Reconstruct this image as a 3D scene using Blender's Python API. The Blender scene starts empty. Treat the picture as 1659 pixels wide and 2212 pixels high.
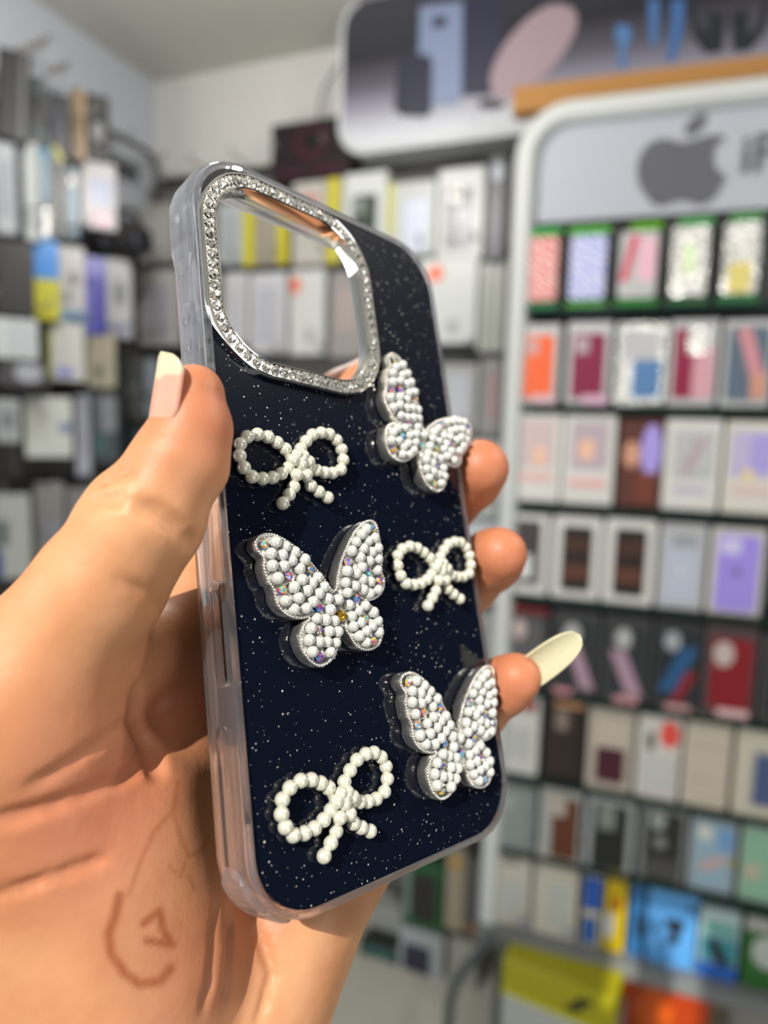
import bpy, bmesh, math, random
import numpy as np
from mathutils import Vector, Matrix, noise
random.seed(7)
C = bpy.context.scene.collection
SC = bpy.context.scene

# ------------------------------------------------------------ camera, light, exposure
FPX, CX, CY = 1500.0, 829.5, 1106.0            # focal length and centre in pixels of the 1659x2212 frame
EYE = Vector((0.0, 0.0, 1.45))
HEAD, PITCH, ROLL = math.radians(111.5), math.radians(-6.9), math.radians(1.6)
fwd = Vector((math.cos(HEAD)*math.cos(PITCH), math.sin(HEAD)*math.cos(PITCH), math.sin(PITCH)))
r0 = fwd.cross(Vector((0, 0, 1))).normalized()
u0 = r0.cross(fwd).normalized()
RGT = r0*math.cos(ROLL) + u0*math.sin(ROLL)
UPV = u0*math.cos(ROLL) - r0*math.sin(ROLL)
CAMROT = Matrix((RGT, UPV, -fwd)).transposed()
cam_data = bpy.data.cameras.new('camera')
cam = bpy.data.objects.new('camera', cam_data); C.objects.link(cam)
cam.matrix_world = Matrix.Translation(EYE) @ CAMROT.to_4x4()
cam_data.sensor_fit = 'VERTICAL'; cam_data.sensor_height = 24.0
cam_data.lens = 24.0*FPX/2212.0
cam_data.clip_start = 0.01; cam_data.clip_end = 60
cam_data.dof.use_dof = True
cam_data.dof.focus_distance = 0.134
cam_data.dof.aperture_fstop = cam_data.lens/3.1
SC.camera = cam
SC.view_settings.view_transform = 'Standard'; SC.view_settings.look = 'None'
SC.view_settings.gamma = 1.0; SC.view_settings.use_curve_mapping = False
SC.view_settings.exposure = 0.04
SC.cycles.max_bounces = 10; SC.cycles.transparent_max_bounces = 16
SC.cycles.transmission_bounces = 8; SC.cycles.glossy_bounces = 5; SC.cycles.diffuse_bounces = 4
SC.cycles.caustics_reflective = False; SC.cycles.caustics_refractive = False
SC.cycles.sample_clamp_indirect = 6.0
SC.cycles.use_denoising = True

def cam_dir(x, y, z):                          # camera-frame direction (x right, y up, z backwards) to the world
    return RGT*x + UPV*y - fwd*z
world = bpy.data.worlds.new('outdoor_light'); SC.world = world; world.use_nodes = True
wn = world.node_tree
wbg = wn.nodes['Background']; wbg.inputs[0].default_value = (0.86, 0.93, 1.0, 1); wbg.inputs[1].default_value = 1.6
sun_d = bpy.data.lights.new('sun', 'SUN'); sun_d.energy = 4.8; sun_d.angle = math.radians(0.6); sun_d.color = (1.0, 0.95, 0.86)
sun = bpy.data.objects.new('sun', sun_d); C.objects.link(sun)
SUNV = cam_dir(-0.34, 0.55, 0.76).normalized()     # towards the sun
sun.rotation_euler = SUNV.to_track_quat('Z', 'Y').to_euler()
sun.location = EYE + SUNV*3

def ray(px, py):
    d = RGT*((px-CX)/FPX) - UPV*((py-CY)/FPX) + fwd
    return d
def on_plane(px, py, p0, n):
    d = ray(px, py)
    return EYE + d*((p0-EYE).dot(n)/d.dot(n))

# ------------------------------------------------------------ helpers
def srgb(c):
    if isinstance(c, str):
        c = tuple(int(c[i:i+2], 16)/255 for i in (0, 2, 4))
    return tuple((v/12.92 if v <= .04045 else ((v+.055)/1.055)**2.4) for v in c)
MATS = {}
def mat(col, rough=0.5, metal=0.0, key=None, **kw):
    k = key or (str(col), rough, metal, tuple(sorted(kw.items())))
    if k in MATS: return MATS[k]
    m = bpy.data.materials.new('surface'); m.use_nodes = True
    b = m.node_tree.nodes['Principled BSDF']
    b.inputs['Base Color'].default_value = (*srgb(col), 1)
    b.inputs['Roughness'].default_value = rough; b.inputs['Metallic'].default_value = metal
    bump = kw.pop('bump', None); bscale = kw.pop('bscale', 60)
    for a, v in kw.items():
        b.inputs[a.replace('_', ' ')].default_value = v
    if bump:
        nt = m.node_tree
        tc = nt.nodes.new('ShaderNodeTexCoord'); no = nt.nodes.new('ShaderNodeTexNoise'); bp = nt.nodes.new('ShaderNodeBump')
        no.inputs['Scale'].default_value = bscale; no.inputs['Detail'].default_value = 2
        bp.inputs['Strength'].default_value = bump; bp.inputs['Distance'].default_value = 0.01
        nt.links.new(tc.outputs['Object'], no.inputs['Vector']); nt.links.new(no.outputs['Fac'], bp.inputs['Height'])
        nt.links.new(bp.outputs['Normal'], b.inputs['Normal'])
    MATS[k] = m
    return m
def obj(name, me, material=None, parent=None, smooth=False):
    if isinstance(me, bmesh.types.BMesh):
        bm = me; me = bpy.data.meshes.new(name); bm.to_mesh(me); bm.free()
    o = bpy.data.objects.new(name, me); C.objects.link(o)
    if material and not me.materials: me.materials.append(material)
    if smooth:
        me.polygons.foreach_set('use_smooth', [True]*len(me.polygons)); me.update()
    if parent: o.parent = parent
    return o
def tag(o, label, cat, group=None, kind=None):
    o['label'] = label; o['category'] = cat
    if group: o['group'] = group
    if kind: o['kind'] = kind
    return o
def empty(name, mw):
    o = bpy.data.objects.new(name, None); C.objects.link(o); o.empty_display_size = .02
    o.matrix_world = mw
    return o
def add_box(bm, x0, x1, y0, y1, z0, z1, bev=0.0):
    r = bmesh.ops.create_cube(bm, size=1, matrix=Matrix.Translation(((x0+x1)/2, (y0+y1)/2, (z0+z1)/2)) @ Matrix.Diagonal((x1-x0, y1-y0, z1-z0, 1)))
    if bev:
        es = list({e for v in r['verts'] for e in v.link_edges})
        bmesh.ops.bevel(bm, geom=es, offset=bev, segments=2, affect='EDGES', profile=.5)
def box(x0, x1, y0, y1, z0, z1, bev=0.0):
    bm = bmesh.new(); add_box(bm, x0, x1, y0, y1, z0, z1, bev); return bm
def rrect(hw, hh, r, n=10, cx=0, cy=0):
    pts = []
    for sx, sy, a0 in ((1, 1, 0), (-1, 1, 90), (-1, -1, 180), (1, -1, 270)):
        for i in range(n+1):
            a = math.radians(a0 + 90*i/n)
            pts.append((cx + sx*(hw-r) + r*math.cos(a), cy + sy*(hh-r) + r*math.sin(a)))
    return pts
def loft(bm, rings, close=False, cap=True):
    """rings: list of equal-length closed point lists"""
    R = [[bm.verts.new(p) for p in ring] for ring in rings]
    n = len(R[0]); m = len(R)
    for i in range(m if close else m-1):
        a, b = R[i], R[(i+1) % m]
        for j in range(n):
            bm.faces.new((a[j], a[(j+1) % n], b[(j+1) % n], b[j]))
    if cap and not close:
        bm.faces.new(R[0][::-1]); bm.faces.new(R[-1])
    bmesh.ops.recalc_face_normals(bm, faces=bm.faces)
    return bm
def prism(pts, z0, z1, bm=None):
    bm = bm or bmesh.new()
    a = [bm.verts.new((x, y, z0)) for x, y in pts]; b = [bm.verts.new((x, y, z1)) for x, y in pts]
    n = len(pts); fs = [bm.faces.new(a[::-1]), bm.faces.new(b)]
    for i in range(n):
        fs.append(bm.faces.new((a[i], a[(i+1) % n], b[(i+1) % n], b[i])))
    bmesh.ops.recalc_face_normals(bm, faces=fs)
    return bm
def tube(bm, pts, r, seg=10, cap=True):
    pts = [Vector(p) for p in pts]; rings = []
    for i, p in enumerate(pts):
        d = ((pts[min(i+1, len(pts)-1)]-p).normalized() + (p-pts[max(i-1, 0)]).normalized())
        d = d.normalized() if d.length else Vector((0, 0, 1))
        a = d.orthogonal().normalized() if i == 0 else (A - d*A.dot(d)).normalized()
        A = a; b = d.cross(a)
        rr = r[i] if isinstance(r, (list, tuple)) else r
        rings.append([p + (a*math.cos(t) + b*math.sin(t))*rr for t in (2*math.pi*k/seg for k in range(seg))])
    return loft(bm, rings, cap=cap)

def smooth_closed(P, sub=4):
    out = []; n = len(P)
    for i in range(n):
        p0, p1, p2, p3 = [Vector(P[(i+k-1) % n]) for k in range(4)]
        for s in range(sub):
            t = s/sub
            out.append(.5*((2*p1) + (p2-p0)*t + (2*p0-5*p1+4*p2-p3)*t*t + (3*p1-p0-3*p2+p3)*t**3))
    return out
# ------------------------------------------------------------ phone case frame (millimetres in the builder, metres in the scene)
RC = np.array([[0.70697896, -0.12391735, 0.69629393], [0.053799, -0.9722548, -0.22765386], [0.70518538, 0.1984064, -0.68069705]])
TC = np.array([-4.56102938, -0.96989866, 152.11496101])
def cv(p):                                     # optical-frame mm (x right, y down, z ahead) to world
    return EYE + (RGT*p[0] - UPV*p[1] + fwd*p[2])*0.001
ax = [RGT*RC[0, i] - UPV*RC[1, i] + fwd*RC[2, i] for i in range(3)]
CASEM = Matrix.Translation(cv(TC)) @ Matrix((ax[0], ax[1], ax[2])).transposed().to_4x4()
def case_pt(px, py, z):                        # a point of the case at height z (mm) above its back
    d = np.array([(px-CX)/FPX, (py-CY)/FPX, 1.0]); o = -RC.T @ TC; dl = RC.T @ d
    s = (z-o[2])/dl[2]; q = o + s*dl
    return q[0], q[1]
MM = 0.001
def S(pts): return [tuple(c*MM for c in p) for p in pts]

def nodes_mat(name):
    m = bpy.data.materials.new(name); m.use_nodes = True
    return m, m.node_tree, m.node_tree.nodes['Principled BSDF']
# glitter panel
m_panel, nt, b = nodes_mat('glitter_black_acrylic')
tc = nt.nodes.new('ShaderNodeTexCoord')
def flakes(scale, thr, seedoff):
    mp = nt.nodes.new('ShaderNodeMapping'); mp.inputs['Location'].default_value = (seedoff, seedoff*.7, 0)
    v = nt.nodes.new('ShaderNodeTexVoronoi'); v.inputs['Scale'].default_value = scale
    l = nt.nodes.new('ShaderNodeMath'); l.operation = 'LESS_THAN'
    nt.links.new(tc.outputs['Object'], mp.inputs[0]); nt.links.new(mp.outputs[0], v.inputs['Vector'])
    sp = nt.nodes.new('ShaderNodeSeparateColor'); nt.links.new(v.outputs['Color'], sp.inputs[0])
    mul = nt.nodes.new('ShaderNodeMath'); mul.operation = 'MULTIPLY'; mul.inputs[1].default_value = thr
    nt.links.new(sp.outputs[0], mul.inputs[0])
    pw = nt.nodes.new('ShaderNodeMath'); pw.operation = 'POWER'; pw.inputs[1].default_value = 2.0
    nt.links.new(sp.outputs[1], pw.inputs[0])
    m2 = nt.nodes.new('ShaderNodeMath'); m2.operation = 'MULTIPLY'; nt.links.new(mul.outputs[0], m2.inputs[0]); nt.links.new(pw.outputs[0], m2.inputs[1])
    nt.links.new(v.outputs['Distance'], l.inputs[0]); nt.links.new(m2.outputs[0], l.inputs[1])
    return l, v
f1, v1 = flakes(1500, 0.32, 0.0); f2, v2 = flakes(800, 0.21, 3.3)
mx = nt.nodes.new('ShaderNodeMath'); mx.operation = 'MAXIMUM'
nt.links.new(f1.outputs[0], mx.inputs[0]); nt.links.new(f2.outputs[0], mx.inputs[1])
dn = nt.nodes.new('ShaderNodeTexNoise'); dn.inputs['Scale'].default_value = 90; nt.links.new(tc.outputs['Object'], dn.inputs['Vector'])
ramp = nt.nodes.new('ShaderNodeValToRGB'); ramp.color_ramp.elements[0].position = .3; ramp.color_ramp.elements[1].position = .8
ramp.color_ramp.elements[0].color = (.16, .16, .17, 1); ramp.color_ramp.elements[1].color = (.85, .80, .70, 1)
nt.links.new(dn.outputs['Fac'], ramp.inputs[0])
mixc = nt.nodes.new('ShaderNodeMix'); mixc.data_type = 'RGBA'
mixc.inputs['A'].default_value = (0.003, 0.005, 0.013, 1)
nt.links.new(mx.outputs[0], mixc.inputs['Factor']); nt.links.new(ramp.outputs[0], mixc.inputs['B'])
nt.links.new(mixc.outputs['Result'], b.inputs['Base Color'])
b.inputs['Roughness'].default_value = 0.04; b.inputs['IOR'].default_value = 1.38

def clear_mat(name, tint, cloud=0.10, rough=0.04):
    m, nt, b = nodes_mat(name)
    out = [n for n in nt.nodes if n.type == 'OUTPUT_MATERIAL'][0]
    b.inputs['Base Color'].default_value = (*tint, 1); b.inputs['Roughness'].default_value = rough
    b.inputs['Transmission Weight'].default_value = 1.0; b.inputs['IOR'].default_value = 1.42
    tr = nt.nodes.new('ShaderNodeBsdfTransparent'); tr.inputs[0].default_value = (*tint, 1)
    tl = nt.nodes.new('ShaderNodeBsdfTranslucent'); tl.inputs[0].default_value = (.85, .9, 1, 1)
    df = nt.nodes.new('ShaderNodeBsdfDiffuse'); df.inputs[0].default_value = (.85, .9, 1, 1)
    m0 = nt.nodes.new('ShaderNodeMixShader'); m0.inputs[0].default_value = .5
    m1 = nt.nodes.new('ShaderNodeMixShader'); m1.inputs[0].default_value = .3
    m2 = nt.nodes.new('ShaderNodeMixShader'); m2.inputs[0].default_value = cloud
    nt.links.new(tl.outputs[0], m0.inputs[1]); nt.links.new(df.outputs[0], m0.inputs[2])
    nt.links.new(b.outputs[0], m1.inputs[1]); nt.links.new(tr.outputs[0], m1.inputs[2])
    nt.links.new(m1.outputs[0], m2.inputs[1]); nt.links.new(m0.outputs[0], m2.inputs[2])
    nt.links.new(m2.outputs[0], out.inputs['Surface'])
    return m
m_clear = clear_mat('clear_bumper', (.97, .975, 1.0), .07, .02)
m_clear2 = clear_mat('clear_thick', (.96, .97, 1.0), .10, .03)
m_chrome = mat((.93, .92, .90), .09, 1.0, key='chrome')
m_chrome_b = mat((.95, .94, .92), .2, .95, key='chromeb', bump=.08, bscale=500)
def pearl_mat(name, col, sss):
    m, nt, b = nodes_mat(name)
    b.inputs['Base Color'].default_value = (*col, 1); b.inputs['Roughness'].default_value = .32; b.inputs['Metallic'].default_value = .3
    b.inputs['Coat Weight'].default_value = 1.0; b.inputs['Coat Roughness'].default_value = .12
    b.inputs['Subsurface Weight'].default_value = sss; b.inputs['Subsurface Scale'].default_value = .001
    b.inputs['Sheen Weight'].default_value = .2
    return m
m_pearl = pearl_mat('pearl_white', (.70, .71, .68), .0)
m_cream = pearl_mat('pearl_cream', (.72, .71, .60), .1)
# rhinestones: cut-crystal sparkle painted in as random bright, dark and tinted cells
m_stone, nt, b = nodes_mat('crystal_stone')
b.inputs['Metallic'].default_value = .85; b.inputs['Roughness'].default_value = .06
tcs = nt.nodes.new('ShaderNodeTexCoord'); vv = nt.nodes.new('ShaderNodeTexVoronoi'); vv.inputs['Scale'].default_value = 1900
nt.links.new(tcs.outputs['Object'], vv.inputs['Vector'])
cr = nt.nodes.new('ShaderNodeValToRGB'); cr.color_ramp.interpolation = 'CONSTANT'
els = [(0, (.30, .29, .24, 1)), (.16, (.80, .79, .76, 1)), (.55, (.95, .95, .95, 1)), (.78, (.50, .49, .45, 1)), (.93, (.55, .68, .98, 1)), (.97, (.98, .70, .42, 1))]
cr.color_ramp.elements[0].position = 0; cr.color_ramp.elements[0].color = els[0][1]
cr.color_ramp.elements[1].position = els[1][0]; cr.color_ramp.elements[1].color = els[1][1]
for p_, c_ in els[2:]:
    e = cr.color_ramp.elements.new(p_); e.color = c_
sp = nt.nodes.new('ShaderNodeSeparateColor'); nt.links.new(vv.outputs['Color'], sp.inputs[0]); nt.links.new(sp.outputs[0], cr.inputs[0])
nt.links.new(cr.outputs[0], b.inputs['Base Color'])
m_ab, nt, b = nodes_mat('aurora_stone')
b.inputs['Metallic'].default_value = .6; b.inputs['Roughness'].default_value = .1
tcs = nt.nodes.new('ShaderNodeTexCoord'); oi = nt.nodes.new('ShaderNodeObjectInfo')
ad = nt.nodes.new('ShaderNodeVectorMath'); ad.operation = 'ADD'
vv = nt.nodes.new('ShaderNodeTexVoronoi'); vv.inputs['Scale'].default_value = 1500
nt.links.new(tcs.outputs['Object'], ad.inputs[0]); nt.links.new(oi.outputs['Random'], ad.inputs[1]); nt.links.new(ad.outputs[0], vv.inputs['Vector'])
cr = nt.nodes.new('ShaderNodeValToRGB'); cr.color_ramp.interpolation = 'CONSTANT'
els = [(0, (.18, .45, .85, 1)), (.2, (.75, .75, .72, 1)), (.38, (.95, .35, .10, 1)), (.52, (.35, .15, .75, 1)), (.68, (.9, .75, .2, 1)), (.8, (.85, .2, .4, 1)), (.9, (.3, .8, .7, 1))]  # iridescent flashes painted in as random coloured cells
cr.color_ramp.elements[0].color = els[0][1]; cr.color_ramp.elements[1].position = .2; cr.color_ramp.elements[1].color = els[1][1]
for p_, c_ in els[2:]:
    e = cr.color_ramp.elements.new(p_); e.color = c_
sp = nt.nodes.new('ShaderNodeSeparateColor'); nt.links.new(vv.outputs['Color'], sp.inputs[0]); nt.links.new(sp.outputs[0], cr.inputs[0])
nt.links.new(cr.outputs[0], b.inputs['Base Color'])
m_gold = mat((.85, .68, .25), .12, 1.0)
# ------------------------------------------------------------ THE SHOP ROOM
CORNER = EYE + ray(332, 178)*2.05
XL, YB, ZC = CORNER.x, CORNER.y, CORNER.z
XR, YF = XL + 3.3, -0.6
def struct(name, bm, m):
    o = obj(name, bm, m); o['kind'] = 'structure'; return o
m_wall = mat((.80, .79, .77), .75, bump=.04, bscale=40); m_ceil = mat((.74, .73, .70), .85)
m_floor = mat((.78, .77, .72), .35, bump=.03, bscale=10)
struct('floor', box(XL-.1, XR+.1, YF-1.6, YB+.1, -.08, 0), m_floor)
struct('ceiling', box(XL-.1, XR+.1, YF-.1, YB+.1, ZC, ZC+.08), m_ceil)
struct('wall_back', box(XL-.1, XR+.1, YB, YB+.1, 0, ZC), m_wall)
struct('wall_left', box(XL-.1, XL, YF-.1, YB, 0, ZC), mat((.72, .74, .77), .75, bump=.04, bscale=40))
struct('wall_right', box(XR, XR+.1, YF-.1, YB, 0, ZC), mat((.22, .22, .24), .8))  # unseen wall added dark to keep bright reflections off the case panel
# added unseen front wall blocks the sun; a small gap lights only the hand
LZ0, LZ1 = 1.89, 2.23
bmf = box(XL, XR, YF-.1, YF, LZ1, ZC); add_box(bmf, XL, XR, YF-.1, YF, 0, LZ0); add_box(bmf, XL, -.235, YF-.1, YF, LZ0, LZ1); add_box(bmf, -.055, XR, YF-.1, YF, LZ0, LZ1); struct('sun_mask_wall', bmf, m_wall)
# added fill: two unseen area lights and two unseen pendants brighten the room
def area(name, loc, tgt, sx, sy, e, col=(1, 1, 1)):
    l = bpy.data.lights.new(name, 'AREA'); l.shape = 'RECTANGLE'; l.size = sx; l.size_y = sy; l.energy = e; l.color = col
    o = bpy.data.objects.new(name, l); C.objects.link(o); o.location = loc
    o.rotation_euler = (Vector(loc)-Vector(tgt)).to_track_quat('Z', 'Y').to_euler(); return o
area('fill_area_right', (XL+2.75, YF+.05, 1.0), (XL+1.4, YB, .8), 1.1, 1.8, 17, (.95, .98, 1.0))
area('fill_area_left', (XL+.45, YF+.05, .9), (XL+1.4, YB, .8), .8, 1.5, 23, (.95, .98, 1.0))
for k_, (x, y, e_, lab) in enumerate(((XL+.80, .80, 20, 'added unseen fill lamp on a short cord nearer the left wall'), (XL+2.25, .55, 14, 'added unseen fill lamp on a short cord above the display stand'))):
    gl = empty('fill_pendant', Matrix.Translation((x, y, ZC))); tag(gl, lab, 'lamp')
    bm = bmesh.new(); tube(bm, [(0, 0, 0), (0, 0, -.17)], .004, 8); obj('cord', bm, mat((.2, .2, .2), .5), gl, True)
    bm = bmesh.new(); tube(bm, [(0, 0, -.17), (0, 0, -.20), (0, 0, -.22)], [.018, .02, .018], 16); obj('socket', bm, mat((.85, .85, .85), .4), gl, True)
    l = bpy.data.lights.new('fill_bulb', 'POINT'); l.energy = e_; l.shadow_soft_size = .045; l.color = (1, .97, .93)
    o = bpy.data.objects.new('fill_bulb', l); C.objects.link(o); o.location = (x, y, ZC-.27)

# frames of reference: rack front, back wall, left wall
ARK = math.radians(2.8)
R0P = EYE + ray(1098, 1100)*1.47
class Fr:
    def __init__(s, origin, yaw):
        s.o = Vector((origin.x, origin.y, 0)); s.u = Vector((math.cos(yaw), math.sin(yaw), 0)); s.n = Vector((-math.sin(yaw), math.cos(yaw), 0)); s.yaw = yaw
    def hit(s, px, py, d=0.0):                   # local (u, z) where the pixel meets the plane d behind the frame's front
        p = on_plane(px, py, s.o + s.n*d, s.n) - s.o; return p.dot(s.u), p.z
    def M(s, u, d, z): return Matrix.Translation(s.o + s.u*u + s.n*d + Vector((0, 0, z))) @ Matrix.Rotation(s.yaw, 4, 'Z')
RK = Fr(R0P, ARK); BW = Fr(Vector((XL, YB, 0)), 0.0)
def rect_on(fr, r, d):
    x0, y0, x1, y1 = r; ym = (y0+y1)/2; xm = (x0+x1)/2
    u0 = fr.hit(x0, ym, d)[0]; u1 = fr.hit(x1, ym, d)[0]; z1 = fr.hit(xm, y0, d)[1]; z0 = fr.hit(xm, y1, d)[1]
    return u0, u1, z0, z1
def patch(parent, name, shape, x0, y0, x1, y1, col, w, h, yf, rough=.4, lift=.0012):
    X0, X1, Z0, Z1 = (x0-.5)*w, (x1-.5)*w, y0*h, y1*h
    if shape == 'c':
        pts = [((X0+X1)/2 + (X1-X0)/2*math.cos(t), (Z0+Z1)/2 + (Z1-Z0)/2*math.sin(t)) for t in (2*math.pi*k/20 for k in range(20))]
    elif shape == 'd':                            # slanted band
        s = (X1-X0)*.45; pts = [(X0, Z1), (X0+s, Z1), (X1, Z0), (X1-s, Z0)]
    elif shape == 'a':
        s = (X1-X0)*.45; pts = [(X1-s, Z1), (X1, Z1), (X0+s, Z0), (X0, Z0)]
    else:
        r = {'r': .12, 'q': .02}[shape]*min(X1-X0, Z1-Z0); pts = rrect((X1-X0)/2, (Z1-Z0)/2, r, 4, (X0+X1)/2, (Z0+Z1)/2)
    bm = bmesh.new(); loft(bm, [[(x, yf+.0002, z) for x, z in pts], [(x, yf-lift, z) for x, z in pts]])
    return obj(name, bm, col if isinstance(col, bpy.types.Material) else mat(col, rough), parent)
def product(name, fr, rect, base, patches, label, cat, group=None, depth=.022, d=0.0, z=None, rough=.35, yaw=None, anchor=None, tilt=0.0, gloss=None):
    if anchor is not None:                        # hung on a wall: own yaw about the point where the ray meets the anchor plane
        x0, y0, x1, y1 = rect; c = on_plane((x0+x1)/2, (y0+y1)/2, anchor[0], anchor[1]); fr = Fr(c, yaw); d = 0.0
    u0, u1, z0, z1 = rect_on(fr, rect, d)
    w, h = u1-u0, z1-z0
    if z is not None: h = z1-z; z0 = z
    bm = box(-w/2, w/2, 0, depth, 0, h, .0025)
    o = obj(name, bm, base if isinstance(base, bpy.types.Material) else mat(base, rough))
    o.matrix_world = fr.M((u0+u1)/2, d, z0) @ Matrix.Rotation(tilt, 4, 'Y')
    tag(o, label, cat, group)
    k = 0
    for p in patches:
        patch(o, p[6], *p[:6], w, h, 0.0, lift=.0012+.0004*k, rough=.3 if len(p) < 8 else p[7]); k += 1
    return o
def W(h): return h
def phone(col, cam=(.85, .85, .86), x0=.14, y0=.08, x1=.86, y1=.86, camx=(.2, .5), camy=(.62, .82), nm='phone_cover'):
    return [('r', x0, y0, x1, y1, col, nm), ('r', camx[0], camy[0], camx[1], camy[1], cam, 'camera_window')]

foil = mat((.86, .86, .84), .10, .9, bump=1.0, bscale=85, key='foil')
film_w = mat((.74, .74, .74), .12, 0.0, bump=.8, bscale=70, key='filmw', Coat_Weight=1.0, Coat_Roughness=.05)

def wave_mat(c1, c2, sc=40):
    m, nt, b = nodes_mat('wavy_print'); tc = nt.nodes.new('ShaderNodeTexCoord'); w = nt.nodes.new('ShaderNodeTexWave')
    w.inputs['Scale'].default_value = sc; w.inputs['Distortion'].default_value = 7; w.inputs['Detail Scale'].default_value = 1.2; w.bands_direction = 'DIAGONAL'
    r = nt.nodes.new('ShaderNodeValToRGB'); r.color_ramp.elements[0].color = (*srgb(c1), 1); r.color_ramp.elements[1].color = (*srgb(c2), 1); r.color_ramp.elements[0].position = .35; r.color_ramp.elements[1].position = .65
    nt.links.new(tc.outputs['Object'], w.inputs['Vector']); nt.links.new(w.outputs['Fac'], r.inputs[0]); nt.links.new(r.outputs[0], b.inputs['Base Color']); b.inputs['Roughness'].default_value = .25
    return m
# ---- the white display stand
stand = empty('display_stand', RK.M(0, 0, 0))
tag(stand, 'tall white display stand with a rounded frame, glass shelves and a grey logo header', 'display stand')
SW = 1.02
utl, ztop = RK.hit(1250, 232, -.01)
ubl, zbot = RK.hit(1047, 2020, -.01)
m_frame = mat((.77, .78, .77), .35)
RCn = .085; FT = .021
pts = [(0.0, -.0, zbot-.02)]
pts += [(0.0, 0, ztop-RCn)]
for i in range(1, 9):
    t = math.radians(90*i/8); pts.append((RCn-RCn*math.cos(t), 0, ztop-RCn+RCn*math.sin(t)))
for i in range(0, 9):
    t = math.radians(90*i/8); pts.append((SW-RCn+RCn*math.sin(t), 0, ztop-RCn+RCn*math.cos(t)))
pts.append((SW, 0, zbot-.02))
bm = bmesh.new()
rings = []
PP = [Vector(p) for p in pts]
for i, p in enumerate(PP):
    dd = (PP[min(i+1, len(PP)-1)]-PP[max(i-1, 0)]).normalized(); nn = Vector((-dd.z, 0, dd.x))
    rings.append([p + nn*a*FT + Vector((0, b_, 0)) for a, b_ in ((1, .0), (1, .10), (-1, .10), (-1, .0), (-.6, -.012), (.6, -.012))])
loft(bm, rings)
obj('frame', bm, m_frame, stand)
obj('back_board', box(.01, SW-.01, .095, .105, zbot, ztop-.02), mat((.30, .31, .32), .6), stand)
_, zh0 = RK.hit(1400, 462, 0); _, zh1 = RK.hit(1400, 215, 0)
sgn = obj('header_sign', box(.018, SW-.018, .012, .095, zh0, ztop-.018), mat((.67, .685, .72), .4), stand)
def px_poly(parent, fr, name, pts, col, d0, th, rough=.5, org=(0, 0)):
    q = [fr.hit(x, y, d0) for x, y in pts]
    bm = bmesh.new(); loft(bm, [[(a-org[0], d0+.0003, b_-org[1]) for a, b_ in q], [(a-org[0], d0-th, b_-org[1]) for a, b_ in q]])
    return obj(name, bm, col if isinstance(col, bpy.types.Material) else mat(col, rough), parent)
z2 = lambda L, s=2.0, o=(829, 0): [(o[0]+x/s, o[1]+y/s) for x, y in L]
def smoothpx(L, sub=4): return [tuple(p) for p in smooth_closed(L, sub)]
m_logo = mat((.36, .36, .39), .4)
px_poly(sgn, RK, 'logo_fruit', smoothpx(z2([(1275,618),(1228,604),(1175,608),(1130,640),(1102,690),(1095,750),(1108,805),(1138,852),(1172,886),(1210,888),(1252,872),(1292,866),(1332,876),(1370,884),(1412,866),(1446,822),(1474,766),(1442,740),(1424,705),(1422,665),(1440,622),(1474,598),(1440,586),(1400,590),(1352,604),(1312,616)]), 3), m_logo, .012, .004)
px_poly(sgn, RK, 'logo_leaf', smoothpx(z2([(1304,588),(1308,545),(1335,512),(1388,492),(1386,535),(1355,572)]), 3), m_logo, .012, .004)
tx = bpy.data.curves.new('lettering', 'FONT'); tx.body = 'iPhone'; tx.extrude = .002
_, tz0 = RK.hit(1612, 372, .012); _, tz1 = RK.hit(1612, 290, .012); tu, _ = RK.hit(1597, 340, .012)
tx.size = (tz1-tz0)/.72*1.0; tx.offset = .0012
to = bpy.data.objects.new('lettering', tx); C.objects.link(to); to.parent = sgn
to.location = (tu, .0095, tz0); to.rotation_euler = (math.pi/2, 0, 0); tx.materials.append(m_logo)
bpy.context.view_layer.update()
tm = bpy.data.meshes.new_from_object(to.evaluated_get(bpy.context.evaluated_depsgraph_get())); mw_ = (to.location.copy(), to.rotation_euler.copy())
bpy.data.objects.remove(to); to = obj('lettering', tm, m_logo, sgn); to.location, to.rotation_euler = mw_
# rows
rows = {
 1: [(1132,492,1212,664),(1222,488,1318,664),(1328,480,1430,662),(1440,470,1540,658),(1552,460,1650,655)],
 2: [(1118,700,1208,870),(1222,695,1320,874),(1330,695,1440,877),(1445,690,1550,880),(1560,690,1668,884)],
 3: [(1106,892,1212,1080),(1216,895,1328,1090),(1336,905,1430,1095),(1434,905,1556,1104),(1564,910,1684,1118)],
 4: [(1102,1110,1184,1280),(1192,1115,1298,1290),(1304,1120,1415,1306),(1422,1130,1524,1322),(1532,1140,1650,1334)],
 5: [(1088,1310,1182,1482),(1190,1320,1294,1500),(1300,1330,1404,1518),(1410,1340,1514,1538),(1520,1350,1636,1552),(1642,1370,1760,1580)],
 6: [(1076,1502,1165,1664),(1172,1508,1262,1684),(1268,1520,1370,1704),(1376,1535,1470,1728),(1476,1545,1578,1752),(1586,1568,1700,1780)],
 7: [(1062,1694,1158,1818),(1165,1700,1256,1850),(1264,1720,1370,1884),(1380,1738,1482,1912),(1488,1770,1590,1930),(1598,1790,1710,1962)],
 8: [(1052,1832,1146,1995),(1152,1845,1248,2030)],
}
SHZ = {}
for k, rr in rows.items():
    zs = [RK.hit((r[0]+r[2])/2, r[3], .0)[1] for r in rr]; SHZ[k] = sum(zs)/len(zs)
m_glass = clear_mat('shelf_glass', (.35, .62, .55), .30)
for k in range(1, 8):
    obj('glass_shelf', box(.02, SW-.02, -.012, .094, SHZ[k]-.012, SHZ[k]-.001), mat((.08, .17, .15), .12), stand)
zr = SHZ[8]
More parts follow.
